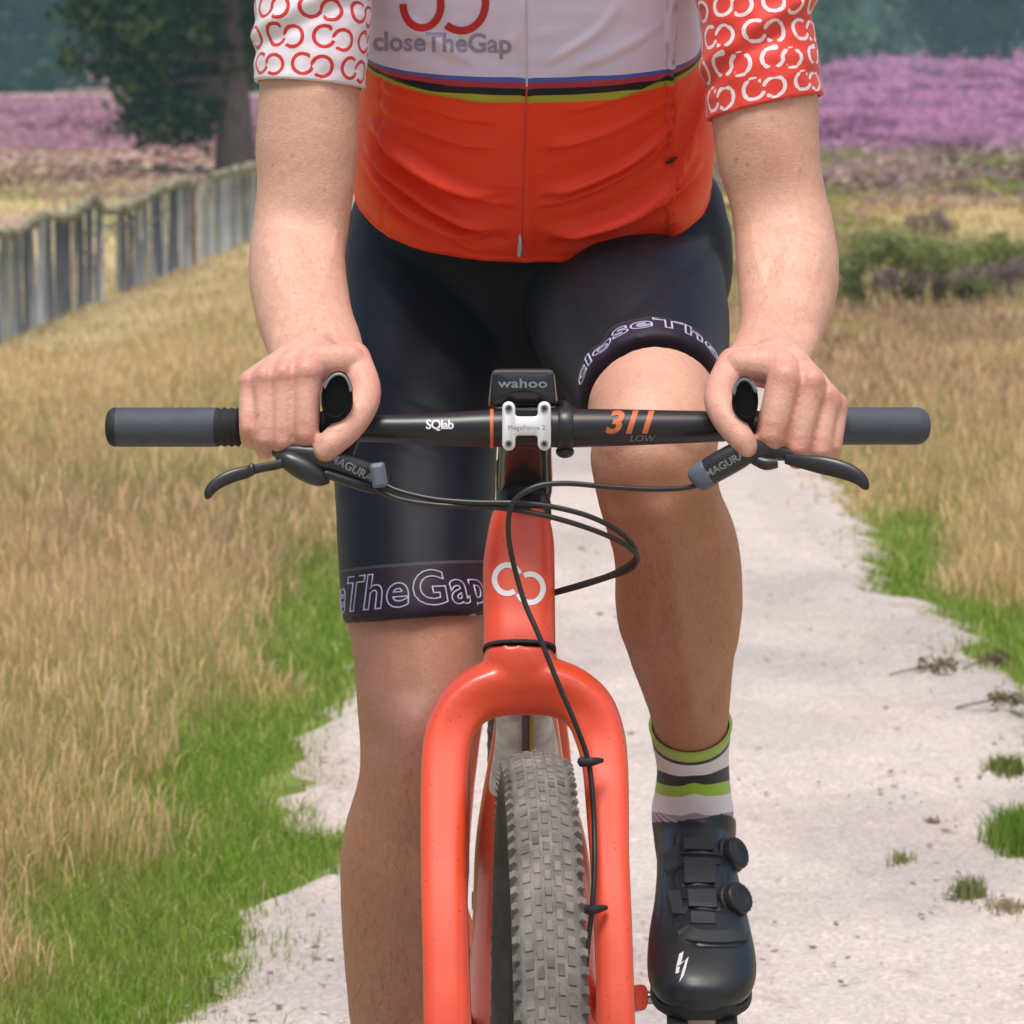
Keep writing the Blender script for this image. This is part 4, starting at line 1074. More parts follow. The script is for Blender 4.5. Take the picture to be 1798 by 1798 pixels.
    for (px, py, y) in ((1034, 1337, -.064), (1041, 1596, -.119)):
        m = MB(); c = P(px, py, y)
        m.tube([c + CX * (-.008) - CU * .002, c + (0, -.004, 0), c + CX * .007 + CU * .0005, c + CX * .012 + (0, .006, 0)], [.0030, .0042, .0034, .0022], 10, 4, ref=(0, 0, 1)); m.ellipsoid(c + CX * (-.006), (.0045, .005, .0045), 10, 8)
        m.build('hose_clip', m_rubd, fork)
    # ---- mount for the computer
    m = MB(); pts, rad = pr([(980, 752, -.005, 37), (983, 752, -.005, 39), (1003, 752, -.005, 39), (1006, 752, -.005, 37)]); m.tube(pts, rad, 28, 1); mt = m.build('computer_mount', m_black, b)
    m = MB(); m.ellipsoid(P(992, 793, -.006), (.0085, .009, .006), 14, 10); m.build('clamp_bolt', m_black, mt); m = MB(); m.tube([P(991, 722, -.006), P(991, 713, -.006)], [.006, .0045], 12, 1); m.build('clamp_nut', m_black, mt)
    m = MB(); pts, rad = pr([(994, 722, .004, 10), (990, 712, .012, 9), (965, 714, .03, 8), (930, 716, .036, 9)]); m.tube(pts, rad, 12, 4); m.build('mount_arm', m_black, mt)
    m = MB(); m.tube([P(918, 728, .036), P(918, 712, .036)], [20 * s0, 24 * s0], 20, 1); m.build('mount_cradle', m_black, mt)
    # ---- bike computer (a thing of its own, clipped on)
    bc = thing('bike_computer', (0, 0, 0), 'black bike computer clipped on above the stem, white lettering on its front edge', 'computer')
    c = P(918, 683, .036)
    m = MB(); ax = CX; az = unit((0, .995, -.09)); ay = unit(np.cross(az, ax)) * -1; ay = ay if ay[2] > 0 else -ay
    rings = []
    for q, k, sx in ((-.040, .80, 52), (-.038, .92, 55), (-.034, 1, 57.5), (-.010, 1, 59), (.045, 1, 59), (.055, .95, 57), (.058, .8, 50)):
        pf = rrect(2 * sx * s0, 2 * 33 * s0 * k, 9 * s0); pf[:, 0] *= 1 - 0.06 * (pf[:, 1] / (33 * s0)) ; rings.append(c + pf[:, :1] * ax + pf[:, 1:] * ay + az * q)
    m.loft(rings); cs = m.build('case', m_blacks, bc, sharp=50)
    m = MB(); m.prism(rrect(96 * s0, .078, .006), c + ay * 33.2 * s0 + az * .010, ax, az, ay, .0016, .0005); m.build('screen', mat('screen_glass', (.02, .022, .025), .08), bc)
    m = MB(); m.prism(rrect(106 * s0, 9 * s0, 4 * s0), c + ay * 27 * s0 - az * .0385, ax, ay, az, .003, .001); m.build('front_lip', mat('lip_highlight_grey', (.07, .08, .09), .35), bc)  # paler grey puts the highlight of the top edge into colour
    v, f = text2d('wahoo', 20 * s0 * 1.35, bold=.0003, space=1.05); decal(v * (1.12, .8, 1), f, bvh_of(cs), c + ay * 8 * s0 - az * .07, ax, ay, az, .0005, 'lettering', m_gprint, bc)
    return b
bicycle()

# ================================================================== RIDER
def rider():
    person = thing('person', (0, 0, 0), 'cyclist in red and white jersey and dark shorts riding with both hands on the handlebar', 'person')
    s0 = mpp(0)
    # ---------------- limbs as measured outlines: py, left edge, right edge, distance, depth ratio
    ARM_L = [(-282, 660, 800, .318, .8), (-262, 590, 765, .312, .8), (-215, 525, 725, .303, .82), (-150, 480, 690, .293, .85), (-40, 458, 655, .282, .9), (60, 455, 640, .275, .95), (150, 455, 632, .270, 1.0), (250, 450, 629, .264, 1.02), (330, 451, 622, .256, 1.0), (385, 444, 614, .246, .95), (430, 438, 609, .232, .9), (480, 438, 608, .207, .88), (530, 446, 613, .172, .84), (570, 456, 623, .137, .78), (600, 466, 634, .107, .72), (625, 474, 640, .082, .66), (645, 480, 645, .062, .6)]
    ARM_R = [(-282, 1060, 1200, .318, .8), (-262, 1095, 1270, .312, .8), (-215, 1150, 1345, .303, .82), (-150, 1190, 1398, .293, .85), (-40, 1228, 1418, .282, .9), (60, 1240, 1424, .275, .95), (190, 1248, 1437, .268, 1.0), (270, 1258, 1440, .262, 1.02), (340, 1278, 1448, .254, 1.0), (395, 1288, 1463, .244, .95), (440, 1291, 1471, .230, .9), (480, 1294, 1472, .208, .88), (530, 1299, 1464, .173, .84), (570, 1299, 1449, .138, .78), (600, 1293, 1438, .109, .72), (622, 1280, 1428, .086, .66), (645, 1268, 1420, .062, .6)]
    LEG_L = [(700, 598, 872, .49, .9), (820, 592, 866, .44, .95), (950, 597, 862, .385, 1.0), (1060, 604, 860, .342, .95), (1110, 613, 858, .325, .92), (1150, 619, 852, .313, .9), (1200, 624, 846, .297, .9), (1250, 628, 839, .283, .92), (1300, 631, 834, .272, .95), (1350, 631, 830, .268, .95), (1400, 623, 827, .273, .98), (1450, 608, 827, .283, 1.02), (1500, 599, 827, .292, 1.08), (1560, 596, 824, .302, 1.1), (1650, 600, 816, .315, 1.06), (1720, 605, 806, .325, 1.02), (1798, 614, 790, .336, 1.0), (1890, 630, 765, .350, 1.0), (1980, 642, 742, .364, 1.1)]
    SHIN_R = [(745, 1058, 1240, .185, .75), (790, 1036, 1260, .172, .85), (830, 1040, 1262, .170, .9), (870, 1050, 1264, .176, .92), (910, 1063, 1276, .188, .92), (950, 1075, 1294, .203, .94), (1000, 1080, 1303, .224, .97), (1050, 1079, 1304, .247, 1.0), (1080, 1082, 1303, .262, 1.0), (1110, 1092, 1299, .278, 1.0), (1150, 1106, 1291, .300, 1.0), (1200, 1125, 1286, .326, 1.0), (1250, 1141, 1281, .352, 1.0), (1300, 1150, 1277, .376, 1.05), (1360, 1157, 1276, .400, 1.1), (1420, 1154, 1280, .420, 1.15), (1470, 1156, 1280, .432, 1.2)]
    THIGH_R = [(1070, 480, .64, .112, .105), (1092, 520, .53, .104, .098), (1118, 588, .40, .091, .090), (1140, 668, .285, .0725, .074), (1149, 716, .235, .0655, .0675), (1150, 752, .195, .0625, .062), (1149, 774, .165, .0595, .056), (1149, 790, .142, .053, .046), (1149, 800, .126, .038, .032)]
    def limb_rings(rows, grow=0.0, n=32, k=6, lo=None, hi=None, level=None):
        q = cr(rows, k)
        if lo is not None: q = q[(q[:, 0] >= lo)]
        if hi is not None: q = q[(q[:, 0] <= hi)]
        cen = np.array([P((a + b) / 2, py, Y) for py, a, b, Y, _ in q]); T = np.gradient(cen, axis=0)
        ph = np.linspace(0, 2 * math.pi, n, endpoint=False); rings = []
        for (py, a, b, Y, d), c, t in zip(q, cen, T):
            t = unit(t)
            if level is not None:            # a hem worn level: turn the last rings towards the horizontal
                q_ = float(sm(np.array([py]), level - 150, level)[0]); t = unit(t * (1 - q_) + q_ * np.array([.065, -.16, -1.0])); d = d * (1 + .16 * q_)
            X = unit(CX - t * (t @ CX)); N = np.cross(t, X); N = N if N[1] < 0 else -N
            w = (b - a) / 2 * mpp(Y) + grow; rings.append(c + np.cos(ph)[:, None] * X * w + np.sin(ph)[:, None] * N * (w * d))
        return np.array(rings), cen
    def thigh_rings(grow=0.0, n=36, k=6, i0=0, ymin=None):
        q = cr(THIGH_R[i0:], k)
        if ymin is not None: q = q[q[:, 2] >= ymin]
        cen = np.array([P(a, b, Y) for a, b, Y, _, _ in q]); T = np.gradient(cen, axis=0)
        ph = np.linspace(0, 2 * math.pi, n, endpoint=False); rings = []
        for (a, b, Y, w, h), c, t in zip(q, cen, T):
            t = unit(t); X = unit(CX - t * (t @ CX)); N = np.cross(X, t); N = N if N[2] > 0 else -N
            rings.append(c + np.cos(ph)[:, None] * X * (w + grow) + np.sin(ph)[:, None] * N * (h + grow))
        return np.array(rings), cen
    # torso rings: side height in the photo, edges, centre distance, half depth, forward lean
    TORSO = [(330, 630, 1238, .530, .128, 36), (318, 625, 1243, .522, .133, 36), (290, 622, 1250, .508, .139, 35), (250, 623, 1255, .492, .142, 33), (200, 628, 1250, .474, .142, 30), (150, 632, 1241, .455, .138, 27), (80, 634, 1229, .425, .133, 23), (0, 638, 1222, .398, .130, 19), (-80, 630, 1228, .376, .130, 14), (-160, 600, 1256, .358, .126, 10), (-230, 600, 1256, .346, .112, 6), (-280, 690, 1165, .338, .090, 2), (-310, 800, 1050, .333, .072, 0), (-335, 850, 1000, .328, .062, 0)]
    def torso_rings(n, k, grow=0.0, e=2.35):
        q = cr(TORSO, k); ph = np.linspace(-math.pi / 2, 1.5 * math.pi, n, endpoint=False) * -1
        ca, sa = np.cos(ph), np.sin(ph)
        ca2 = np.sign(ca) * abs(ca) ** (2 / e); sa2 = np.sign(sa) * abs(sa) ** (2 / e)
        rings = []
        for py, a, b, Y, d, tl in q:
            c = P((a + b) / 2, py, Y); N = np.array([0, -math.cos(R(tl)), -math.sin(R(tl))]); w = (b - a) / 2 * mpp(Y) + grow
            rings.append(c + ca2[:, None] * CX * w + sa2[:, None] * N * (d + grow))
        return np.array(rings), q, ph
    # ---------------- the body: one surface
    m = MB()
    ARMS = []
    for rows in (ARM_L, ARM_R):
        r, c = limb_rings(rows); m.loft(r); ARMS.append(c)
    r, cL = limb_rings(LEG_L); m.loft(r)
    r, cR = limb_rings(SHIN_R); m.loft(r)
    r, cT = thigh_rings(-.012, ymin=.268); m.loft(r); r, cT = thigh_rings(0, ymin=None, i0=4); m.loft(r)
    r, _, _ = torso_rings(40, 3, -0.014); m.loft(r)
    # pelvis under the shorts
    m.ellipsoid(P(940, 450, .60), (.110, .080, .10), 24, 14)
    # neck and head, just above the picture
    nk = P(925, -335, .33)
    m.tube([nk + (0, .01, -.08), nk + (0, -.012, .0), nk + (0, -.03, .05)], [.062, .057, .060], 24, 4, ref=(0, 1, 0))
    hd = nk + np.array([0, -.045, .118])
    m.ellipsoid(hd + (0, .02, .02), (.076, .094, .098), 28, 18); m.ellipsoid(hd + (0, -.035, -.05), (.058, .052, .068), 24, 14)
    m.capsule([hd + (0, -.078, .012), hd + (0, -.098, -.022)], [.010, .016])
    for s in (-1, 1):
        m.ellipsoid(hd + (s * .078, .012, -.006), (.010, .020, .032), 12, 10)
        m.ellipsoid(hd + (s * .034, -.066, .030), (.024, .014, .010), 12, 8)
    m.capsule([hd + (-.022, -.083, -.055), hd + (0, -.089, -.054), hd + (.022, -.083, -.055)], [.006, .008, .006])
    # feet inside the shoes
    m.capsule([P(1214, 1440, .455), P(1224, 1590, .345), P(1232, 1700, .245)], [.030, .034, .026])
    fl = P(693, 1980, .364)
    m.capsule([fl + (0, .02, 0), fl + (-.002, .045, -.06), fl + (0, .0, -.085)], [.034, .034, .034]); m.capsule([fl + (0, .03, -.085), fl + (-.004, -.08, -.105), fl + (-.004, -.15, -.115)], [.032, .036, .026])
    # ---------------- hands: metacarpals, four bent fingers, a thumb each
    H = []
    def hand(fingers, thumb, wrist, web):
        for jn, rd in fingers:
            pts = [P(*j) for j in jn]
            # metacarpal from the wrist to the knuckle
            w = P(*wrist); k = pts[0]
            q = w * .62 + k * .38 + (0, 0, .004)
            m.capsule([w * .85 + k * .15, q, k], [.019, rd[0] * 1.22, rd[0] * 1.02])
            kf = .94 if wrist[0] < 900 else 1.04; rd = [rd[0] * (kf + .02), rd[1] * kf, rd[2] * kf, rd[3]]; m.capsule(pts, rd, 16, 4)
            H.append((pts, rd))
        pts = [P(*j) for j in thumb[0]]; m.capsule(pts, thumb[1], 16, 5); H.append((pts, thumb[1]))
        for a, b, r1, r2 in web: m.capsule([P(*a), (P(*a) + P(*b)) / 2, P(*b)], [r1, (r1 + r2) / 2, r2])
    # image left: fingers from little to fore: knuckle, middle joint, end joint, tip
    hand([([(440, 672, -.010), (437, 752, -.0285), (440, 774, -.010), (444, 764, .014)], [.0118, .0096, .0088, .0078]),
          ([(466, 664, -.020), (464, 772, -.0345), (466, 790, -.012), (470, 776, .016)], [.0125, .0106, .0094, .0082]),
          ([(499, 660, -.026), (496, 775, -.0385), (498, 793, -.013), (500, 778, .016)], [.0132, .0112, .0098, .0085]),
          ([(538, 656, -.029), (536, 762, -.0400), (536, 787, -.014), (534, 776, .014)], [.0145, .0132, .0105, .0088])],
         ([(618, 632, .030), (640, 690, -.010), (618, 742, -.036), (582, 778, -.048), (571, 790, -.049)], [.018, .0155, .0142, .0128, .0112]), (560, 612, .078),
         [((545, 640, -.010), (612, 634, .012), .016, .015), ((520, 640, .0), (560, 628, .03), .016, .018), ((628, 660, .006), (600, 632, .03), .014, .016), ((455, 668, .008), (540, 660, .0), .011, .012)])
    hand([([(1468, 712, -.002), (1460, 786, -.0200), (1458, 798, -.002), (1452, 788, .018)], [.0110, .0092, .0086, .0078]),
          ([(1451, 698, -.012), (1440, 793, -.0285), (1438, 806, -.008), (1434, 792, .016)], [.0122, .0102, .0092, .0082]),
          ([(1424, 672, -.022), (1402, 788, -.0350), (1400, 803, -.012), (1400, 788, .016)], [.0132, .0112, .0098, .0085]),
          ([(1378, 664, -.028), (1354, 764, -.0395), (1354, 790, -.014), (1358, 778, .014)], [.0150, .0138, .0108, .0088])],
         ([(1290, 640, .028), (1264, 692, -.008), (1274, 730, -.034), (1300, 768, -.048), (1310, 785, -.049)], [.017, .0150, .0140, .0124, .0110]), (1356, 618, .080),
         [((1372, 648, -.008), (1302, 640, .010), .017, .014), ((1390, 645, .0), (1350, 632, .03), .016, .018), ((1272, 664, .006), (1310, 634, .03), .013, .016), ((1450, 692, .006), (1385, 668, .0), .011, .013)])
    me = remesh(m, 0.0019)
    co = get_co(me)
    hz = np.minimum.reduce([np.linalg.norm(co - P(530, 720, -.02), axis=1), np.linalg.norm(co - P(1370, 725, -.02), axis=1)])
    handw = 1 - sm(hz, .075, .11)
    relax(me, 4, 1 - handw * .5)
    relax(me, 24, (1 - handw))
    elb = np.minimum.reduce([np.linalg.norm(co - P(530, 420, .22), axis=1), np.linalg.norm(co - P(1370, 420, .22), axis=1)])
    relax(me, 60, 1 - sm(elb, .05, .10))
    # shaping strokes
    co = get_co(me); nr = get_nrm(me)
    disp = np.zeros(len(co))
    def bump(c, r, a, stretch=None):
        nonlocal disp
        d = co - np.asarray(c)
        if stretch is not None:
            u, k = unit(stretch[0]), stretch[1]; along = d @ u; d2 = (d * d).sum(1) - along ** 2 + (along / k) ** 2
        else: d2 = (d * d).sum(1)
        disp += a * np.exp(-d2 / (r * r))
    bv0 = BVHTree.FromPolygons([v.co[:] for v in me.vertices], [p_.vertices[:] for p_ in me.polygons])
    def surf(px, py, Y=0):
        h = bv0.ray_cast(Vector(CAM), Vector(unit(ray(px, py))), 9)
        return np.array(h[0]) if h[0] is not None else P(px, py, Y)
    # straight leg: kneecap, hollows beside it, shin edge, tendon below
    kn = surf(718, 1283, .165); bump(kn, .027, .0110); bump(surf(706, 1345, .168), .020, .0035); bump(surf(664, 1300, .19), .020, -.0050); bump(surf(786, 1300, .19), .018, -.005); bump(surf(722, 1218, .18), .018, -.0030)
    bump(surf(745, 1215, .19), .03, .003); bump(surf(660, 1215, .20), .028, .0035); bump(surf(708, 1400, .178), .013, .003, ((0, .1, -1), 2.2)); bump(surf(690, 1530, .19), .014, .0022, ((0, .2, -1), 5)); bump(surf(740, 1480, .195), .025, -.002)
    # raised leg: kneecap, tendon, calf line
    bump(surf(1125, 800, .115), .026, .0060); bump(surf(1222, 790, .12), .020, .003); bump(surf(1165, 862, .115), .016, -.0045); bump(surf(1078, 880, .14), .018, -.0035); bump(surf(1160, 905, .125), .013, .0035, ((0, .3, -1), 1.8)); bump(surf(1255, 905, .16), .014, .0035, ((.2, .4, -1), 2.2)); bump(surf(1238, 930, .14), .012, -.003, ((.1, .4, -1), 2.5)); bump(surf(1190, 1080, .18), .014, .0025, ((.1, .4, -1), 5)); bump(surf(1140, 980, .16), .02, -.002); bump(surf(1250, 1230, .29), .010, -.003, ((0, .4, -1), 3))
    # arms: inner elbow crease, forearm muscle, wrist bones
    bump(surf(540, 395, .16), .030, -.0050); bump(surf(480, 440, .17), .035, .004); bump(surf(585, 450, .17), .022, .0035, ((0, -.5, -1), 2)); bump(surf(552, 470, .14), .012, -.0028, ((.15, -.6, -1), 4)); bump(surf(482, 600, .08), .014, .003)
    bump(surf(1350, 350, .16), .030, -.0050); bump(surf(1430, 440, .17), .035, .004); bump(surf(1320, 450, .17), .022, .0035, ((0, -.5, -1), 2)); bump(surf(1352, 480, .14), .012, -.0028, ((-.1, -.6, -1), 4)); bump(surf(1428, 600, .09), .014, .003)
    # knuckles and the valleys between them
    pink = np.zeros(len(co))
    for pts, rd in H:
        for j, (p, r) in enumerate(zip(pts, rd)):
            w = 1.0 if j in (0, 1) else .55
            dd = np.exp(-((co - p) ** 2).sum(1) / (r * 1.7) ** 2); pink = np.maximum(pink, dd * w)
        if len(pts) == 4: bump(pts[0] + np.array([0, -.010, .004]), .0080, .0028); bump(pts[1] + np.array([0, -.010, 0]), .0065, .0014)
    for hnd in (H[:4], H[5:9]):
        for a, b in zip(hnd[:-1], hnd[1:]):
            bump((a[0][0] + b[0][0]) / 2 + np.array([0, -.008, .006]), .0065, -.0020); c0 = (a[0][0] + b[0][0]) / 2; c1 = (a[0][1] + b[0][1]) / 2
            bump((c0 + c1) / 2 + np.array([0, -.007, 0]), .0048, -.0020, (c1 - c0, 6))
    for hnd in (H[:4], H[5:9]):
        for pts, rd in hnd:
            for k in (-.0055, 0, .0050): bump(pts[1] + np.array([0, -rd[1], .004 + k]), .0014, -.0006, ((1, 0, 0), 3.5))
            for k in (-.003, .003): bump(pts[0] + np.array([0, -rd[0], k]), .0018, -.0002, ((1, 0, 0), 3))
    # tendons on the back of the hand
    for hnd, w in ((H[:4], P(560, 612, .078)), (H[5:9], P(1356, 618, .080))):
        for a in hnd: bump(a[0][0] * .6 + w * .4 + np.array([0, -.006, .016]), .006, .0014, (w - a[0][0], 5))
    # veins
    def vein(pts, r, a):
        pp = np.array([surf(*q_) for q_ in cr(np.array(pts, float), 6)]); b0 = pp.min(0) - 3.2 * r; b1 = pp.max(0) + 3.2 * r
        ii = np.where(((co > b0) & (co < b1)).all(1))[0]; dd = np.full(len(ii), 1e9)
        for a_, b_ in zip(pp[:-1], pp[1:]): dd = np.minimum(dd, dist_seg(co[ii], a_, b_))
        disp[ii] += a * np.exp(-(dd / r) ** 2)
    for pts in ([(470, 430), (490, 500), (520, 560), (545, 610)], [(590, 410), (575, 470), (560, 520), (530, 570)], [(560, 520), (590, 580), (600, 620)], [(520, 625), (500, 645), (482, 665)], [(545, 615), (530, 640), (520, 660)], [(500, 300), (505, 360), (495, 420)],
                [(1440, 430), (1425, 500), (1395, 560), (1370, 610)], [(1320, 400), (1335, 470), (1350, 520), (1385, 575)], [(1350, 520), (1325, 580), (1315, 620)], [(1390, 625), (1402, 650), (1408, 675)], [(1370, 618), (1362, 645)], [(1400, 290), (1395, 350), (1410, 420)],
                [(1130, 950), (1150, 1020), (1140, 1090), (1165, 1160)], [(650, 1480), (668, 1560), (655, 1640), (672, 1740)], [(1245, 1010), (1230, 1080), (1240, 1150)]): vein(pts, .0028, .0006)
    # long muscles
    for pts, r, a in (([(620, 1450), (612, 1540), (622, 1640)], .020, .0030), ([(690, 1400), (680, 1560), (690, 1760)], .008, .0018), ([(650, 1400), (655, 1500), (665, 1600)], .010, -.0020), ([(1105, 1000), (1115, 1080), (1140, 1160)], .016, .0030), ([(1180, 950), (1195, 1100), (1215, 1240)], .008, .0020), ([(1220, 960), (1235, 1080), (1245, 1180)], .011, -.0022), ([(1275, 970), (1280, 1060), (1265, 1150)], .014, .0028),
                     ([(480, 420), (485, 500), (505, 560)], .018, .0018), ([(580, 430), (572, 500), (585, 560)], .014, .0014), ([(1432, 420), (1425, 500), (1405, 560)], .018, .0018), ([(1320, 430), (1326, 500), (1322, 560)], .014, .0014), ([(545, 180), (548, 260), (545, 330)], .020, .0030), ([(1345, 220), (1348, 290), (1350, 330)], .020, .0030),
                     ([(700, 1130), (715, 1190)], .012, -.0018), ([(640, 1140), (650, 1220)], .018, .0022), ([(800, 1140), (800, 1220)], .018, .0022), ([(1100, 660), (1110, 740)], .015, .0020), ([(1220, 660), (1225, 740)], .015, .0020)): vein(pts, r * 1.35, a * .7)
    # thumb creases
    for t in (H[4], H[9]):
        j = t[0][3]; bump(j + np.array([0, -.012, .010]), .004, -.0008, ((1, 0, 0), 3))
    fine = (fbm(co[:, 0] * 60 + co[:, 1] * 35, co[:, 2] * 60, 5) - .5) * .0009 + (fbm(co[:, 0] * 22 + 9, co[:, 2] * 22 + co[:, 1] * 9, 8) - .5) * .0018
    put_co(me, co + nr * (disp + fine * (1 - handw * .6))[:, None])
    relax(me, 2, 1 - handw * .7)
    # skin tone: pinker over knuckles and knees, a few freckles, veins faint
    co = get_co(me); n = len(co)
    tone = np.tile(np.array([.64, .365, .265]), (n, 1))
    mot = fbm(co[:, 0] * 30, co[:, 2] * 30 + co[:, 1] * 20, 14); tone = mixc(tone, np.array([.60, .30, .22]), sm(mot, .45, .75) * .55)
    legs = sm(-co[:, 2], -1.0, -.93) * (co[:, 1] > .08); tone = mixc(tone, np.array([.43, .192, .122]), legs * .9)  # legs browner than arms: tan, with shade under the body put into colour
    tone = mixc(tone, np.array([.64, .27, .22]), np.clip(pink, 0, 1) * .9)
    tone = mixc(tone, np.array([.50, .24, .20]), np.exp(-((co - kn) ** 2).sum(1) / .045 ** 2) * .5)
    tone = mixc(tone, np.array([.70, .41, .32]), handw * (1 - np.clip(pink, 0, 1)) * .4)
    g = np.random.default_rng(3); fr = np.zeros(n)
    for c in co[g.integers(0, n, 260)]:
        d2 = ((co - c) ** 2).sum(1); fr = np.maximum(fr, np.exp(-d2 / (.0016 * g.uniform(.5, 1.3)) ** 2) * g.uniform(.2, .6))
    for q_, r_ in (((515, 272), .0022), ((1356, 208), .0024), ((1293, 281), .0022), ((480, 290), .0014), ((566, 232), .0014), ((1405, 300), .0014), ((640, 1180), .0016), ((1205, 1090), .0018)): fr = np.maximum(fr, .8 * np.exp(-((co - surf(*q_)) ** 2).sum(1) / r_ ** 2))
    tone = mixc(tone, np.array([.30, .14, .09]), fr)
    set_attr(me, 'col', tone)
    m_skin = mat('skin', (0, 0, 0), 0.48, attr='col', var=.07, vscale=180, bump=.5, bscale=420, sss=.10, spec=.42, bump2=.0012)
    body = finish(me, 'body', m_skin, person)
    # thumb nails and hair on the shins
    m_nail = mat('nail', (.70, .385, .31), .30, spec=.5)
    bb = bvh_of(body)
    for (px, py, an, w, h) in ((572, 790, 38, 10, 12), (1306, 787, -28, 9, 12)):
        v = [(0, 0, .0)]; f = []
        for rr in (.35, .7, 1.0):
            for j in range(20):
                a = 2 * math.pi * j / 20; v.append((rr * math.copysign(abs(math.cos(a)) ** .8, math.cos(a)) * w * s0, rr * math.sin(a) * h * s0, 0))
        for j in range(20):
            f.append((0, 1 + j, 1 + (j + 1) % 20))
            for r_ in range(2): f.append((1 + r_ * 20 + j, 1 + (r_ + 1) * 20 + j, 1 + (r_ + 1) * 20 + (j + 1) % 20, 1 + r_ * 20 + (j + 1) % 20))
        ca, sa = math.cos(R(an)), math.sin(R(an)); ux = CX * ca + CU * sa * -1; uy = CU * ca + CX * sa
        decal(np.array(v), f, bb, P(px, py, 0), ux, uy, (0, 1, -.1), .0004, 'thumb_nail', m_nail, body)
    hm = MB(); g = np.random.default_rng(12)
    V = []; T = []; K = []
    for (xa, xb, ya, yb, nn) in ((612, 815, 1240, 1790, 900), (1095, 1290, 860, 1255, 420), (445, 610, 390, 600, 260), (1295, 1465, 380, 590, 260)):
        for i in range(nn):
            px, py = g.uniform(xa, xb), ya + (yb - ya) * g.random() ** .6; d = ray(px, py)
            h = bb.ray_cast(Vector(CAM), Vector(unit(d)), 8)
            if h[0] is None: continue
            p = np.array(h[0]); nn_ = np.array(h[1]); t = unit(np.array([g.normal(0, .4), 0, -1]) - nn_ * nn_[2] * -1); L = g.uniform(.006, .014); s = unit(np.cross(nn_, t)) * .00010
            q = p + t * L * .55 + nn_ * L * .32; e = p + t * L + nn_ * L * .30; b0 = len(V)
            V += [p - s - nn_ * .0005, p + s - nn_ * .0005, q + s * .8, q - s * .8, e]; T += [(b0, b0 + 1, b0 + 2), (b0, b0 + 2, b0 + 3), (b0 + 3, b0 + 2, b0 + 4)]; K += [(.20, .115, .07) if py > 700 else (.40, .25, .16)] * 5
    hr = soup('body_hair', [(np.array(V), np.array(T), np.array(K))], M_LEAF, 'stuff'); hr.parent = body
    # ---------------- jersey
    nu, kv = 420, 18
    rings, q, ph = torso_rings(nu, kv)
    rings = rings[kv:]; q = q[kv:]                     # start at the hem
    side = q[:, 0]
    # folds: soft ridges sagging from the side seams to the middle
    nv = len(rings)
    flat = rings.reshape(-1, 3); X, Yp = to_px(flat)
    front = np.clip(np.tile(np.sin(-ph * -1) * 1.0, nv), -1, 1)
    frontm = sm(np.tile(np.sin(ph), nv), -.15, .25)
    nxt = np.roll(rings, -1, 1) - np.roll(rings, 1, 1); up = np.gradient(rings, axis=0); N = np.cross(nxt, up).reshape(-1, 3); N /= np.maximum(np.linalg.norm(N, axis=1, keepdims=True), 1e-9)
    cen = np.repeat(rings.mean(1), nu, 0); flip = np.sign(((flat - cen) * N).sum(1)); N *= flip[:, None]
    disp = np.zeros(len(flat))
    def fold(pts, w, a, skew=0.0):                      # pts in photo px
        nonlocal disp
        pts = cr(np.array(pts, float), 8); o = np.argsort(pts[:, 0]); xs, ys = pts[o, 0], pts[o, 1]
        t = (X - xs[0]) / (xs[-1] - xs[0]); ins = sm(t, 0, .22) * (1 - sm(t, .70, 1.0)) if True else 1
        yy = np.interp(X, xs, ys); sl = np.interp(X, xs, np.gradient(ys, xs)); dd = (Yp - yy) / np.sqrt(1 + sl * sl)
        wv = w * (1 + .25 * np.sin(X * .021 + ys[0]))
        k = np.exp(-(dd / wv) ** 2) - .55 * np.exp(-((dd - skew * wv - wv * 1.7) / (wv * 1.1)) ** 2)
        disp += 2.3 * a * k * np.clip(ins, 0, 1) * frontm
    gf = random.Random(21)
    FL = [([(630, 240), (690, 300), (770, 360), (850, 395), (905, 405)], 13, .0075), ([(628, 275), (690, 335), (760, 385), (830, 412), (880, 415)], 11, .0065), ([(640, 200), (700, 262), (780, 318), (860, 350), (915, 362)], 11, .0055), ([(650, 170), (720, 215), (800, 248), (880, 262)], 9, .0030),
          ([(650, 140), (720, 178), (800, 204), (890, 215)], 8, .0020), ([(640, 305), (700, 365), (770, 410), (830, 432)], 9, .0045), ([(660, 225), (740, 290), (820, 330), (900, 345)], 8, .0030), ([(655, 120), (730, 150), (820, 172), (900, 180)], 8, .0014)]
    FR = [([(1235, 215), (1190, 300), (1120, 360), (1030, 395), (950, 410)], 15, .0085), ([(1250, 262), (1200, 325), (1120, 378), (1030, 412), (960, 425)], 11, .0060), ([(1215, 165), (1160, 235), (1090, 290), (1010, 325), (940, 340)], 10, .0050), ([(1210, 130), (1150, 185), (1080, 225), (1000, 250), (940, 258)], 9, .0030),
          ([(1215, 195), (1150, 265), (1070, 318), (990, 350), (935, 362)], 8, .0032), ([(1205, 100), (1140, 145), (1060, 180), (980, 196)], 8, .0018), ([(1240, 120), (1225, 180), (1205, 235), (1190, 275)], 10, .0045)]
    for pts, w, a in FL + FR: fold(pts, w * .72, a, gf.uniform(-.2, .3))
    # chest: faint diagonal pulls from the zip, puckers at the armpits
    for pts, w, a in (([(700, 30), (770, 75), (840, 110)], 10, .0016), ([(880, 95), (905, 60), (918, 20), (921, -20)], 9, .0012), ([(1190, 5), (1165, 40), (1180, 75)], 10, .002), ([(960, 110), (1040, 60), (1100, 0)], 10, .0016), ([(1000, 118), (1090, 85), (1180, 30)], 9, .0014)): fold(pts, w, a)
    disp += .0026 * np.exp(-((X - 925) / 9) ** 2) * frontm                               # zip placket
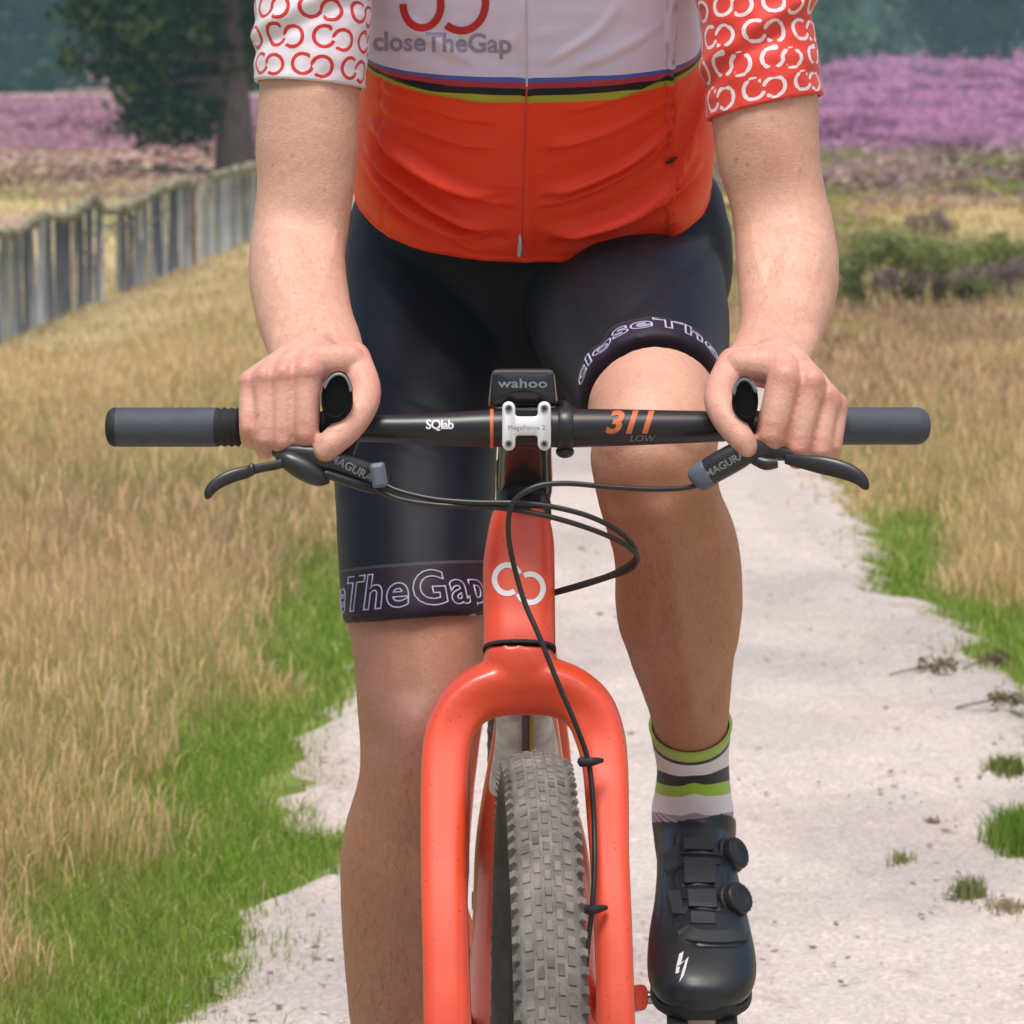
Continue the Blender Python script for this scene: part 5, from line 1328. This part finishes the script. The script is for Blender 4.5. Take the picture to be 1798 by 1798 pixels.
    disp -= .0016 * np.exp(-((X - (668 + (Yp - 150) * .02)) / 4) ** 2) * frontm * sm(Yp, 110, 150)     # side seam
    disp += (fbm(X * .02, Yp * .05, 71) - .5) * .0028 * frontm
    hem = np.repeat(sm(np.arange(nv), 0, 5), nu); disp = disp * (.35 + .65 * hem); disp += .0022 * np.repeat(np.exp(-((np.arange(nv) - 6) / 2.0) ** 2), nu)
    disp += .005 * np.repeat((side > 200), nu) * (fbm(X * .012, Yp * .012, 72) - .5)
    flat2 = flat + N * disp[:, None]
    # inner lip of the hem so that the cloth has thickness
    lip = flat2[:nu] - N[:nu] * .004; lip2 = flat2[nu * 6:nu * 7] - N[nu * 6:nu * 7] * .006
    V = np.vstack([lip2, lip, flat2]); rows = nv + 2
    f = [(i * nu + j, i * nu + (j + 1) % nu, (i + 1) * nu + (j + 1) % nu, (i + 1) * nu + j) for i in range(rows - 1) for j in range(nu)]
    # printed bands follow the cut of the cloth: level round the body, narrower at the sides
    sn = np.clip(np.tile(np.sin(ph), nv), 0, 1); sd_ = np.repeat(side, nu); wdt = .35 + .65 * sn ** 1.5
    band = (80 - sd_) / wdt
    band = np.concatenate([np.full(2 * nu, -200.), band])
    m_j = mat('jersey_cloth', (.7, .03, .015), .40, bump=.10, bscale=1600, spec=.25)
    RED = (.88, .052, .013)
    ramp_on(m_j, 'band', [(0.0, RED), (.40, (.36, .36, .03)), (.50, (.010, .008, .012)), (.60, (.42, .035, .06)), (.69, (.06, .12, .50)), (.755, (.71, .635, .83))])
    # keep the attribute in 0..1: band -50..50 px
    jersey = mk('jersey', V, f, m_j, person, True, True, 0, {'band': np.clip((band + 45) / 100 * 1.0, 0, 1)})
    jb = bvh_of(jersey)
    s4 = mpp(.29)
    m_red = mat('red_print', (.50, .012, .012), .55); m_gr = mat('mauve_print', (.30, .26, .38), .6)
    v, fc = join2d([annulus(742, -8, 33, 40, 13, 178, 382), annulus(742, -8, 33, 40, 13, 50, 150), annulus(810, -5, 42, 48, 13, -128, 100)]); v = v - np.array([775, 0, 0]); v[:, :2] *= s4
    decal(v, fc, jb, P(775, 0, .29), CX, CU, (0, 1, 0), .0007, 'emblem', m_red, jersey)
    v, fc = text2d('closeTheGap', 46 * s4, bold=.0006, space=1.0); decal(v, fc, jb, P(775, 76, .29), unit(CX - CU * .02), CU, (0, 1, 0), .0006, 'lettering', m_gr, jersey)
    # zip
    zp = []
    for py in np.linspace(-40, 452, 60):
        h = jb.ray_cast(Vector(CAM), Vector(unit(ray(925 - (py - 150) * .035 * (py > 150), py))), 8); zp.append(np.array(h[0]) + (0, -.0004, 0))
    m = MB(); m.tube(zp[:24], .0011, 8, 1, ref=(1, 0, 0)); m.build('zip', mat('lilac_zip', (.58, .52, .64), .4), jersey); m = MB(); m.tube(zp[23:], .0010, 8, 1, ref=(1, 0, 0)); m.build('zip', mat('red_zip', (.66, .04, .025), .4), jersey)
    h = jb.ray_cast(Vector(CAM), Vector(unit(ray(913, 425))), 8)
    p = np.array(h[0]); m = MB(); m.tube([p + (0, -.004, .012), p + (0, -.006, .002), p + (0, -.006, -.010), p + (0, -.005, -.014)], [.0012, .0022, .0030, .0024], 10, 3, ref=(0, 1, 0)); m.build('zip_pull', mat('zip_metal', (.5, .42, .40), .35, metal=.8), jersey)
    # race radio pocket pull at the side
    h = jb.ray_cast(Vector(CAM), Vector(unit(ray(1180, 283))), 8)
    p = np.array(h[0]); m = MB(); m.tube([p + (-.006, -.001, -.002), p + (0, -.002, .001), p + (.005, -.001, .004)], [.001, .0022, .0012], 8, 3, ref=(0, 1, 0)); m.build('pocket_tab', mat('dark_tab', (.03, .01, .01), .6), jersey)
    # ---------------- sleeves, printed with rows of linked rings
    def sleeve(rows, hem_l, hem_r, ground, ink, nm, label, ph0):
        qn = 18; q = cr(rows, qn); n = 260
        r, cen = limb_rings(rows, .0045, n, qn)
        lim = (hem_l + hem_r) / 2
        py = q[:, 0]; keep = py <= lim; r = r[keep]; cen = cen[keep]; py = py[keep]
        nv = len(r); ph = np.linspace(0, 2 * math.pi, n, endpoint=False)
        # slanted hem: slide the lowest rows along the arm
        dz = (hem_r - hem_l) / 2 * mpp(.27)
        wgt = sm(py, lim - 120, lim)
        T = unit(cen[-1] - cen[-8])
        r = r + (np.cos(ph)[None, :, None] * wgt[:, None, None] * dz) * T
        d = np.concatenate([[0], np.cumsum(np.linalg.norm(np.diff(cen, axis=0), axis=1))]); L = d[-1] - d
        fl = r.reshape(-1, 3); cc = np.repeat(cen, n, 0); NN = fl - cc; NN /= np.linalg.norm(NN, axis=1, keepdims=True)
        px_, py_ = to_px(fl)
        fl = fl + NN * ((fbm(px_ * .018 + 5, py_ * .03, 17) - .5) * .006 + .0035 * np.exp(-((np.repeat(L, n) - .075 - .03 * np.tile(np.cos(ph), nv)) / .008) ** 2) - .003 * np.exp(-((np.repeat(L, n) - .058 - .03 * np.tile(np.cos(ph), nv)) / .008) ** 2))[:, None]
        rad = .5 * (q[keep][:, 2] - q[keep][:, 1]) * mpp(.27)
        U = np.tile(ph, nv) * np.repeat(rad.mean() * np.ones(nv), n); Vv = np.repeat(L, n)
        # linked open rings, signed distance in metres
        rowh = .0268; R0, WD = .0096, .0036; pitch = .0475; gap = .0182
        best = np.full(len(U), 1.0)
        for k in range(-1, 12):
            vc = .0150 + k * rowh; off = ph0 + (k % 2) * pitch * .5 + .006 * math.sin(k * 2.1)
            cell = np.floor((U - off) / pitch)
            for dc in (-1, 0, 1):
                u0 = off + (cell + dc + .5) * pitch
                for sgn in (-1, 1):
                    du = U - (u0 + sgn * gap / 2); dv = Vv - (vc + sgn * .0008); a = np.degrees(np.arctan2(dv, du)) % 360
                    rr = np.hypot(du, dv * 1.0); ds = abs(rr - R0) - WD / 2
                    # each ring is broken where the other passes
                    lo, hi = ((-46, 12) if sgn < 0 else (134, 192)); am = (a - lo) % 360; cut = am < (hi - lo)
                    ds = np.where(cut, np.maximum(ds, .0012), ds); best = np.minimum(best, ds)
        rim_in = fl[-n:] - NN[-n:] * .0035; V = np.vstack([fl, rim_in]); best = np.concatenate([best, np.full(n, .01)])
        f = [(i * n + j, i * n + (j + 1) % n, (i + 1) * n + (j + 1) % n, (i + 1) * n + j) for i in range(nv) for j in range(n)]
        m_s = mat(nm, ground, .55, bump=.12, bscale=1600, sheen=.15, spec=.35)
        ramp_on(m_s, 'print', [(0, ink), (.5, ground)])
        o = mk('sleeve', V, f, m_s, jersey, True, True, 0, {'print': np.clip(best / .004 * .5 + .5, 0, 1)})
        o['label'] = label
        return o
    sleeve(ARM_L, 150, 156, (.76, .70, .76), (.62, .035, .035), 'white_sleeve_cloth', 'white sleeve printed with red linked rings', .006)
    sleeve(ARM_R, 207, 178, (.72, .050, .032), (.78, .70, .74), 'red_sleeve_cloth', 'red sleeve printed with white linked rings', .012)
    # ---------------- shorts
    PELV = [(240, 655, 1222, .605, .50), (300, 632, 1236, .598, .56), (350, 618, 1256, .592, .56), (400, 610, 1276, .588, .56), (450, 607, 1286, .585, .55), (500, 612, 1280, .582, .54), (550, 640, 1240, .580, .56), (600, 690, 1170, .580, .62), (660, 760, 1090, .582, .75), (720, 830, 1030, .585, .9), (755, 870, 1000, .59, .9)]
    m = MB(); r, _ = limb_rings(PELV, 0, 40, 5)
    # the pelvis tips forward: lower its front edge
    m.loft(r)
    g_ = .0032
    LS = [(380, 612, 880, .60, .8), (480, 607, 880, .575, .85), (600, 601, 876, .535, .88)] + LEG_L[0:]
    def hem_cut(rows, grow, k, lim): return limb_rings(rows, grow, 40, k, hi=lim, level=lim)
    LS[3:] = [r_ for r_ in LEG_L]
    LS = [(380, 616, 880, .60, .8), (480, 609, 880, .575, .85), (590, 606, 878, .535, .88)] + LEG_L
    r, cS = hem_cut(LS, g_, 8, 1092); m.loft(r); hemL = cS[-1]; axL = unit(np.array([-.065, .16, 1.0]))
    r, cS2 = thigh_rings(g_, 40, 8, 0, .246); m.loft(r); hemR = cS2[-1]; axR = unit(cS2[-12] - cS2[-1])
    me = remesh(m, .0034); relax(me, 14)
    co = get_co(me); nr = get_nrm(me); disp = np.zeros(len(co)); X, Yp = to_px(co)
    fr_ = nr @ np.array([0, -1, 0]) > -.2
    def crease(a, b, w, amp):
        nonlocal disp
        a, b = np.array(a, float), np.array(b, float); d = b - a; t = np.clip(((X - a[0]) * d[0] + (Yp - a[1]) * d[1]) / (d @ d), 0, 1)
        dd = ((X - a[0]) * -d[1] + (Yp - a[1]) * d[0]) / np.linalg.norm(d); k = np.exp(-(dd / w) ** 2) * np.sin(np.pi * t) * ((X - a[0]) * d[0] + (Yp - a[1]) * d[1] > 0) * fr_
        disp += amp * k
    for a, b, w, amp in (((1285, 370), (1120, 430), 9, -.004), ((1290, 398), (1100, 470), 9, .004), ((1270, 420), (1090, 560), 10, -.0035), ((1000, 520), (1080, 640), 16, -.005), ((620, 430), (720, 470), 10, .003), ((640, 500), (860, 700), 14, .002), ((610, 640), (850, 760), 12, -.0022), ((600, 740), (850, 830), 12, .002), ((590, 850), (850, 900), 10, -.0015), ((1040, 590), (1120, 560), 8, .002), ((880, 480), (905, 640), 6, -.002)): crease(a, b, w, amp)
    disp += (fbm(X * .02, Yp * .02, 45) - .5) * .002
    put_co(me, co + nr * disp[:, None]); relax(me, 1)
    co = get_co(me)
    dl = (co - hemL) @ axL + .0 * co[:, 0]; dr = (co - hemR) @ axR
    leftm = (co[:, 0] < .0) & (co[:, 2] < .98); rightm = (co[:, 0] > .0) & (co[:, 1] < .48) & ~leftm
    hem = np.where(leftm, dl, np.where(rightm, dr * 2.7, 1.0))
    set_attr(me, 'hem', np.clip(hem / .12, 0, 1))
    m_sh = mat('shorts_lycra', (.012, .014, .022), .52, bump=.18, bscale=1800, sheen=.05, spec=.25)
    BAND = (.020, .010, .024)
    ramp_on(m_sh, 'hem', [(0, BAND), (.052 / .12, (.060, .055, .070)), (.0545 / .12, (.0045, .0065, .0145))])
    shorts = finish(me, 'shorts', m_sh, person)
    sb = bvh_of(shorts)
    m_ol = mat('lilac_print', (.48, .46, .66), .5)
    rr = .075
    v, fc = text2d('closeTheGap', .047, outline=.00075, bold=.0010, space=1.10); w = v[:, 0].max()
    Xl = np.array([0., -1, 0])
    decal_cyl(v + np.array([-.060, 0, 0]), fc, sb, hemL + axL * .027, axL, (.06, -1, 0), .068, .0004, 'lettering', m_ol, shorts)
    v, fc = text2d('closeTheGap', .0300, outline=.0007, bold=.0006, space=1.06); v = v * (1.38, .68, 1)
    decal_cyl(v + np.array([.022, 0, 0]), fc, sb, hemR + axR * .0100, axR, (.02, 0, 1), .066, .0004, 'lettering', m_ol, shorts)
    # ---------------- socks and shoes
    SOCK = [(1272, 1142, 1283, .362, 1.02), (1300, 1147, 1280, .375, 1.05), (1330, 1153, 1278, .388, 1.08), (1360, 1155, 1279, .400, 1.1), (1395, 1151, 1282, .413, 1.13), (1425, 1147, 1285, .421, 1.15), (1455, 1149, 1284, .428, 1.18), (1490, 1153, 1280, .434, 1.2)]
    def sock(tr=None, name='sock'):
        r, c = limb_rings(SOCK, .0012, 120, 14); n = 120; nv = len(r)
        d = np.concatenate([[0], np.cumsum(np.linalg.norm(np.diff(c, axis=0), axis=1))]); d /= d[-1]
        ph = np.linspace(0, 2 * math.pi, n, endpoint=False); fl = r.reshape(-1, 3); cc = np.repeat(c, n, 0); NN = fl - cc; NN /= np.linalg.norm(NN, axis=1, keepdims=True)
        D = np.repeat(d, n); Ph = np.tile(ph, nv); sag = D + (.17 * np.maximum(0, np.sin(Ph)) + .03 * np.exp(-((Ph - math.pi / 2) / .25) ** 2)) * sm(D, .05, .28)
        fl = fl + NN * (.0010 * np.sin(D * 160 + 2 * np.cos(Ph * 2)) * sm(D, .55, .7) + .0008 * np.exp(-(D / .03) ** 2))[:, None]
        V = np.vstack([fl[:n] - NN[:n] * .003, fl]); D2 = np.concatenate([np.zeros(n), sag]); f = [(i * n + j, i * n + (j + 1) % n, (i + 1) * n + (j + 1) % n, (i + 1) * n + j) for i in range(nv) for j in range(n)]
        ms = MATS.get('sock_knit') or ramp_on(mat('sock_knit', (.7, .7, .7), .85, bump=.5, bscale=1500, sheen=.3), 'stripe', [(0, (.42, .55, .10)), (.085, (.015, .012, .016)), (.135, (.82, .77, .82)), (.36, (.006, .005, .008)), (.48, (.36, .60, .03)), (.575, (.82, .77, .84)), (.73, (.40, .33, .40)), (.80, (.05, .03, .05)), (.88, (.5, .42, .5))])
        if tr: V = np.array([tr(p) for p in V])
        return mk(name, V, f, ms, person, True, True, 0, {'stripe': np.clip(D2, 0, 1)})
    sock()
    SHOE = [(1211, 1408, .492, .012, .018), (1212, 1428, .478, .028, .036), (1214, 1460, .448, .0345, .047), (1218, 1500, .412, .0375, .052), (1223, 1545, .372, .0405, .0530), (1227, 1595, .328, .0450, .0480), (1229, 1645, .283, .0505, .0420), (1232, 1690, .240, .0535, .0355), (1233, 1722, .210, .0515, .0300), (1234, 1745, .188, .0430, .0240), (1234, 1758, .174, .0280, .0160), (1234, 1763, .169, .0120, .0080)]
    m = MB(); q = cr(SHOE, 6); cen = np.array([P(a, b, Y) for a, b, Y, _, _ in q]); AX = unit(cen[-10] - cen[10]); NU = unit(np.cross(AX, CX)); NU = NU if NU[2] > 0 else -NU
    ph = np.linspace(0, 2 * math.pi, 36, endpoint=False); rings = []
    for (a, b, Y, w, h), c in zip(q, cen):
        ca, sa = np.cos(ph), np.sin(ph); e = 2.3; ca = np.sign(ca) * abs(ca) ** (2 / e); sa = np.sign(sa) * abs(sa) ** (2 / (2.3 if True else e))
        sa = np.where(sa < 0, sa * .82, sa)
        rings.append(c + ca[:, None] * CX * w + sa[:, None] * NU * h)
    m.loft(rings)
    col = [(1500, 1153, 1286, .405, 1.2), (1470, 1150, 1290, .418, 1.22), (1446, 1148, 1291, .424, 1.25), (1436, 1149, 1290, .426, 1.26)]
    r, _ = limb_rings(col[::-1], .0015, 36, 4); m.loft(r)
    me = remesh(m, .0021); relax(me, 10)
    # lay panel seams into the upper
    co = get_co(me); nr = get_nrm(me); X, Yp = to_px(co); top = (nr @ NU > -.1) & (co[:, 1] < .45); disp = np.zeros(len(co))
    def line(pts, w, a):
        nonlocal disp
        pts = np.array(pts, float); d = np.full(len(co), 1e9)
        for p0, p1 in zip(pts[:-1], pts[1:]):
            v = p1 - p0; t = np.clip(((X - p0[0]) * v[0] + (Yp - p0[1]) * v[1]) / (v @ v), 0, 1); d = np.minimum(d, np.hypot(X - p0[0] - t * v[0], Yp - p0[1] - t * v[1]))
        disp += a * np.exp(-(d / w) ** 2) * top
    for pts in ([(1187, 1468), (1184, 1540), (1200, 1610)], [(1270, 1466), (1276, 1540), (1270, 1600)], [(1190, 1503), (1265, 1503)], [(1200, 1556), (1270, 1556)], [(1205, 1595), (1262, 1598)], [(1160, 1500), (1165, 1600), (1150, 1650)], [(1190, 1625), (1225, 1660), (1300, 1660), (1312, 1640)]): line(pts, 2.6, -.0016)
    for pts in ([(1228, 1480), (1229, 1590)],): line(pts, 18, .0022)
    line([(1195, 1640), (1240, 1646), (1300, 1644)], 10, .0012)
    put_co(me, co + nr * disp[:, None]); relax(me, 1)
    m_shoe = mat('shoe_leather', (.016, .019, .024), .36, bump=.12, bscale=1500, spec=.45, coat=.12)
    shoe = finish(me, 'shoe', m_shoe, person); shb = bvh_of(shoe)
    m_rubber = mat('shoe_sole', (.012, .012, .013), .6); m_dial = mat('dial_plastic', (.018, .019, .021), .35); m_strap = mat('shoe_strap', (.026, .030, .036), .5, bump=.2, bscale=900)
    def on_shoe(px, py):
        h = shb.ray_cast(Vector(CAM), Vector(unit(ray(px, py))), 8); return np.array(h[0]), np.array(h[1])
    for (px, py, dx) in ((1283, 1502, .85), (1288, 1582, .62)):
        p, n_ = on_shoe(px, py); n_ = unit(np.array([dx, -.6, .45])); s = p - n_ * .001
        m = MB(); m.tube([s - n_ * .002, s + n_ * .003, s + n_ * .0045], [.0190, .0185, .0165], 24, 1, ref=(0, 0, 1)); dl_ = m.build('dial_base', m_dial, shoe)
        m = MB(); u = unit(np.cross(n_, (0, 0, 1))); w_ = np.cross(n_, u); rings = []
        for z, rr, k in ((.0045, .0158, 0), (.005, .0164, .0006), (.0115, .0158, .0006), (.013, .0138, 0), (.0132, .0095, 0), (.0120, .0082, 0)):
            rings.append([s + n_ * z + (rr + k * (1 if j % 2 else -1)) * (math.cos(2 * math.pi * j / 40) * u + math.sin(2 * math.pi * j / 40) * w_) for j in range(40)])
        m.loft(rings); m.build('dial', m_dial, shoe, sharp=50)
    def strap(pts, w, nm, th=.0016, mm=None):
        pp = [on_shoe(*a) for a in cr(np.array(pts, float), 5)]; m = MB(); rings = []
        c = np.array([a for a, _ in pp]); T = np.gradient(c, axis=0)
        for (a, n_), t in zip(pp, T):
            t = unit(t); s = unit(np.cross(n_, t)); rings.append([a + s * w - n_ * .0015, a + s * w * .92 + n_ * th, a - s * w * .92 + n_ * th, a - s * w - n_ * .0015])
        m.loft(rings); return m.build(nm, mm or m_strap, shoe)
    strap([(1178, 1492), (1182, 1515), (1187, 1530)], .0105, 'lace_guide'); strap([(1186, 1565), (1192, 1585), (1198, 1606)], .0095, 'lace_guide')
    strap([(1190, 1500), (1230, 1498), (1268, 1502)], .0012, 'lace_wire', .0014, m_dial); strap([(1198, 1578), (1235, 1576), (1274, 1582)], .0012, 'lace_wire', .0014, m_dial)
    strap([(1185, 1520), (1225, 1522), (1266, 1516)], .0012, 'lace_wire', .0014, m_dial)
    strap([(1196, 1634), (1225, 1644), (1270, 1646), (1306, 1640)], .0085, 'toe_strap', .0018, m_strap)
    m_pan = mat('shoe_panel', (.030, .035, .044), .42, bump=.3, bscale=1100)
    strap([(1227, 1472), (1228, 1492)], .0150, 'tongue_panel', .0012, m_pan); strap([(1228, 1507), (1229, 1550)], .0160, 'tongue_panel', .0012, m_pan); strap([(1231, 1562), (1233, 1572), (1234, 1592)], .0150, 'tongue_panel', .0012, m_pan); strap([(1234, 1602), (1235, 1622)], .0130, 'tongue_panel', .0010, m_pan)
    sw = m_white = mat('shoe_mark', (.82, .82, .84), .4)
    sk = mpp(.25); Z = np.array([(6, 22), (14, 22), (8, 8), (15, 10), (-3, -14), (3, 2), (-5, 0)], float)
    parts = []
    for pl in ([(-2, 20), (6, 24), (0, 6), (-8, 2)], [(-8, 2), (0, 6), (9, 13), (2, 9)], [(9, 13), (14, 17), (8, 0), (2, -3)], [(2, -3), (8, 0), (4, -10), (-4, -20)], [(-8, 2), (-2, 3), (-4, -6), (-10, -8)]):
        parts.append((np.array([(a * sk, b * sk, 0) for a, b in pl]), [(0, 1, 2, 3)]))
    v, fc = join2d(parts); decal(v, fc, shb, P(1195, 1696, .2), CX, CU, (0, 1, 0), .0006, 'emblem', m_white, shoe)
    # sole with lugs
    m = MB(); rings = []
    for i, ((a, b, Y, w, h), c) in enumerate(zip(q[6:-4], cen[6:-4])):
        base = c - NU * (h * .80); rings.append([base + CX * w * .90 + NU * .007, base + CX * w * .93 - NU * .002, base + CX * w * .70 - NU * .010, base - CX * w * .70 - NU * .010, base - CX * w * .93 - NU * .002, base - CX * w * .90 + NU * .007])
    m.loft(rings); so = m.build('sole', m_rubber, shoe)
    for i in range(4):
        for s in (-1, 1):
            c = cen[-8 - i * 5] - NU * (q[-8 - i * 5][4] * .80 + .013) + CX * s * .024; m = MB(); m.prism(rrect(.020, .018, .004), c, CX, AX, NU, .009, .002); m.build('lug', m_rubber, shoe)
    c = P(1228, 1772, .255); m = MB(); m.prism(rrect(.032, .045, .008), c, CX, AX, NU, .012, .002); m.build('cleat', mat('cleat_steel', (.35, .28, .24), .45, metal=.8), shoe)
    # the other shoe, below the picture
    base = P(1228, 1700, .25); rot = Matrix.Rotation(R(-18), 3, 'X')
    tgt = np.array([fl[0] - .004, fl[1] - .09, fl[2] - .105])
    c2 = shoe.copy(); C.objects.link(c2); c2.parent = person
    c2.matrix_world = Matrix.Translation(Vector(tgt)) @ rot.to_4x4() @ Matrix.Scale(-1, 4, (1, 0, 0)) @ Matrix.Translation(-Vector(base))
    for ch in list(shoe.children):
        d = ch.copy(); C.objects.link(d); d.parent = c2
    sk2 = Matrix.Rotation(R(14), 3, 'X'); sb0 = P(1215, 1420, .42)
    def tr(p):
        v_ = sk2 @ Vector(p - sb0); return np.array([fl[0] - v_.x, fl[1] + .012 + v_.y, fl[2] + .012 + v_.z])
    sock(tr, 'sock')
    # helmet and eyes, out of the picture above
    m_h = mat('helmet_shell', (.75, .75, .78), .3); m = MB(); rings = []
    for i in range(12):
        a = R(4 + 86 * i / 11); rings.append([hd + (0, .022, .045) + np.array([math.cos(p_) * .094 * math.cos(a), math.sin(p_) * .122 * math.cos(a), .105 * math.sin(a)]) for p_ in np.linspace(0, 2 * math.pi, 32, endpoint=False)])
    m.loft(rings); hl = m.build('helmet', m_h, person)
    m_e = mat('eye', (.7, .68, .66), .2); m_i = mat('iris', (.05, .04, .03), .2)
    for s in (-1, 1):
        m = MB(); m.ellipsoid(hd + (s * .032, -.064, .012), (.013, .013, .011), 16, 10); ey = m.build('eye', m_e, body); m = MB(); m.ellipsoid(hd + (s * .032, -.0735, .0115), (.0055, .0042, .0055), 12, 8); m.build('iris', m_i, body)
    return person
rider()
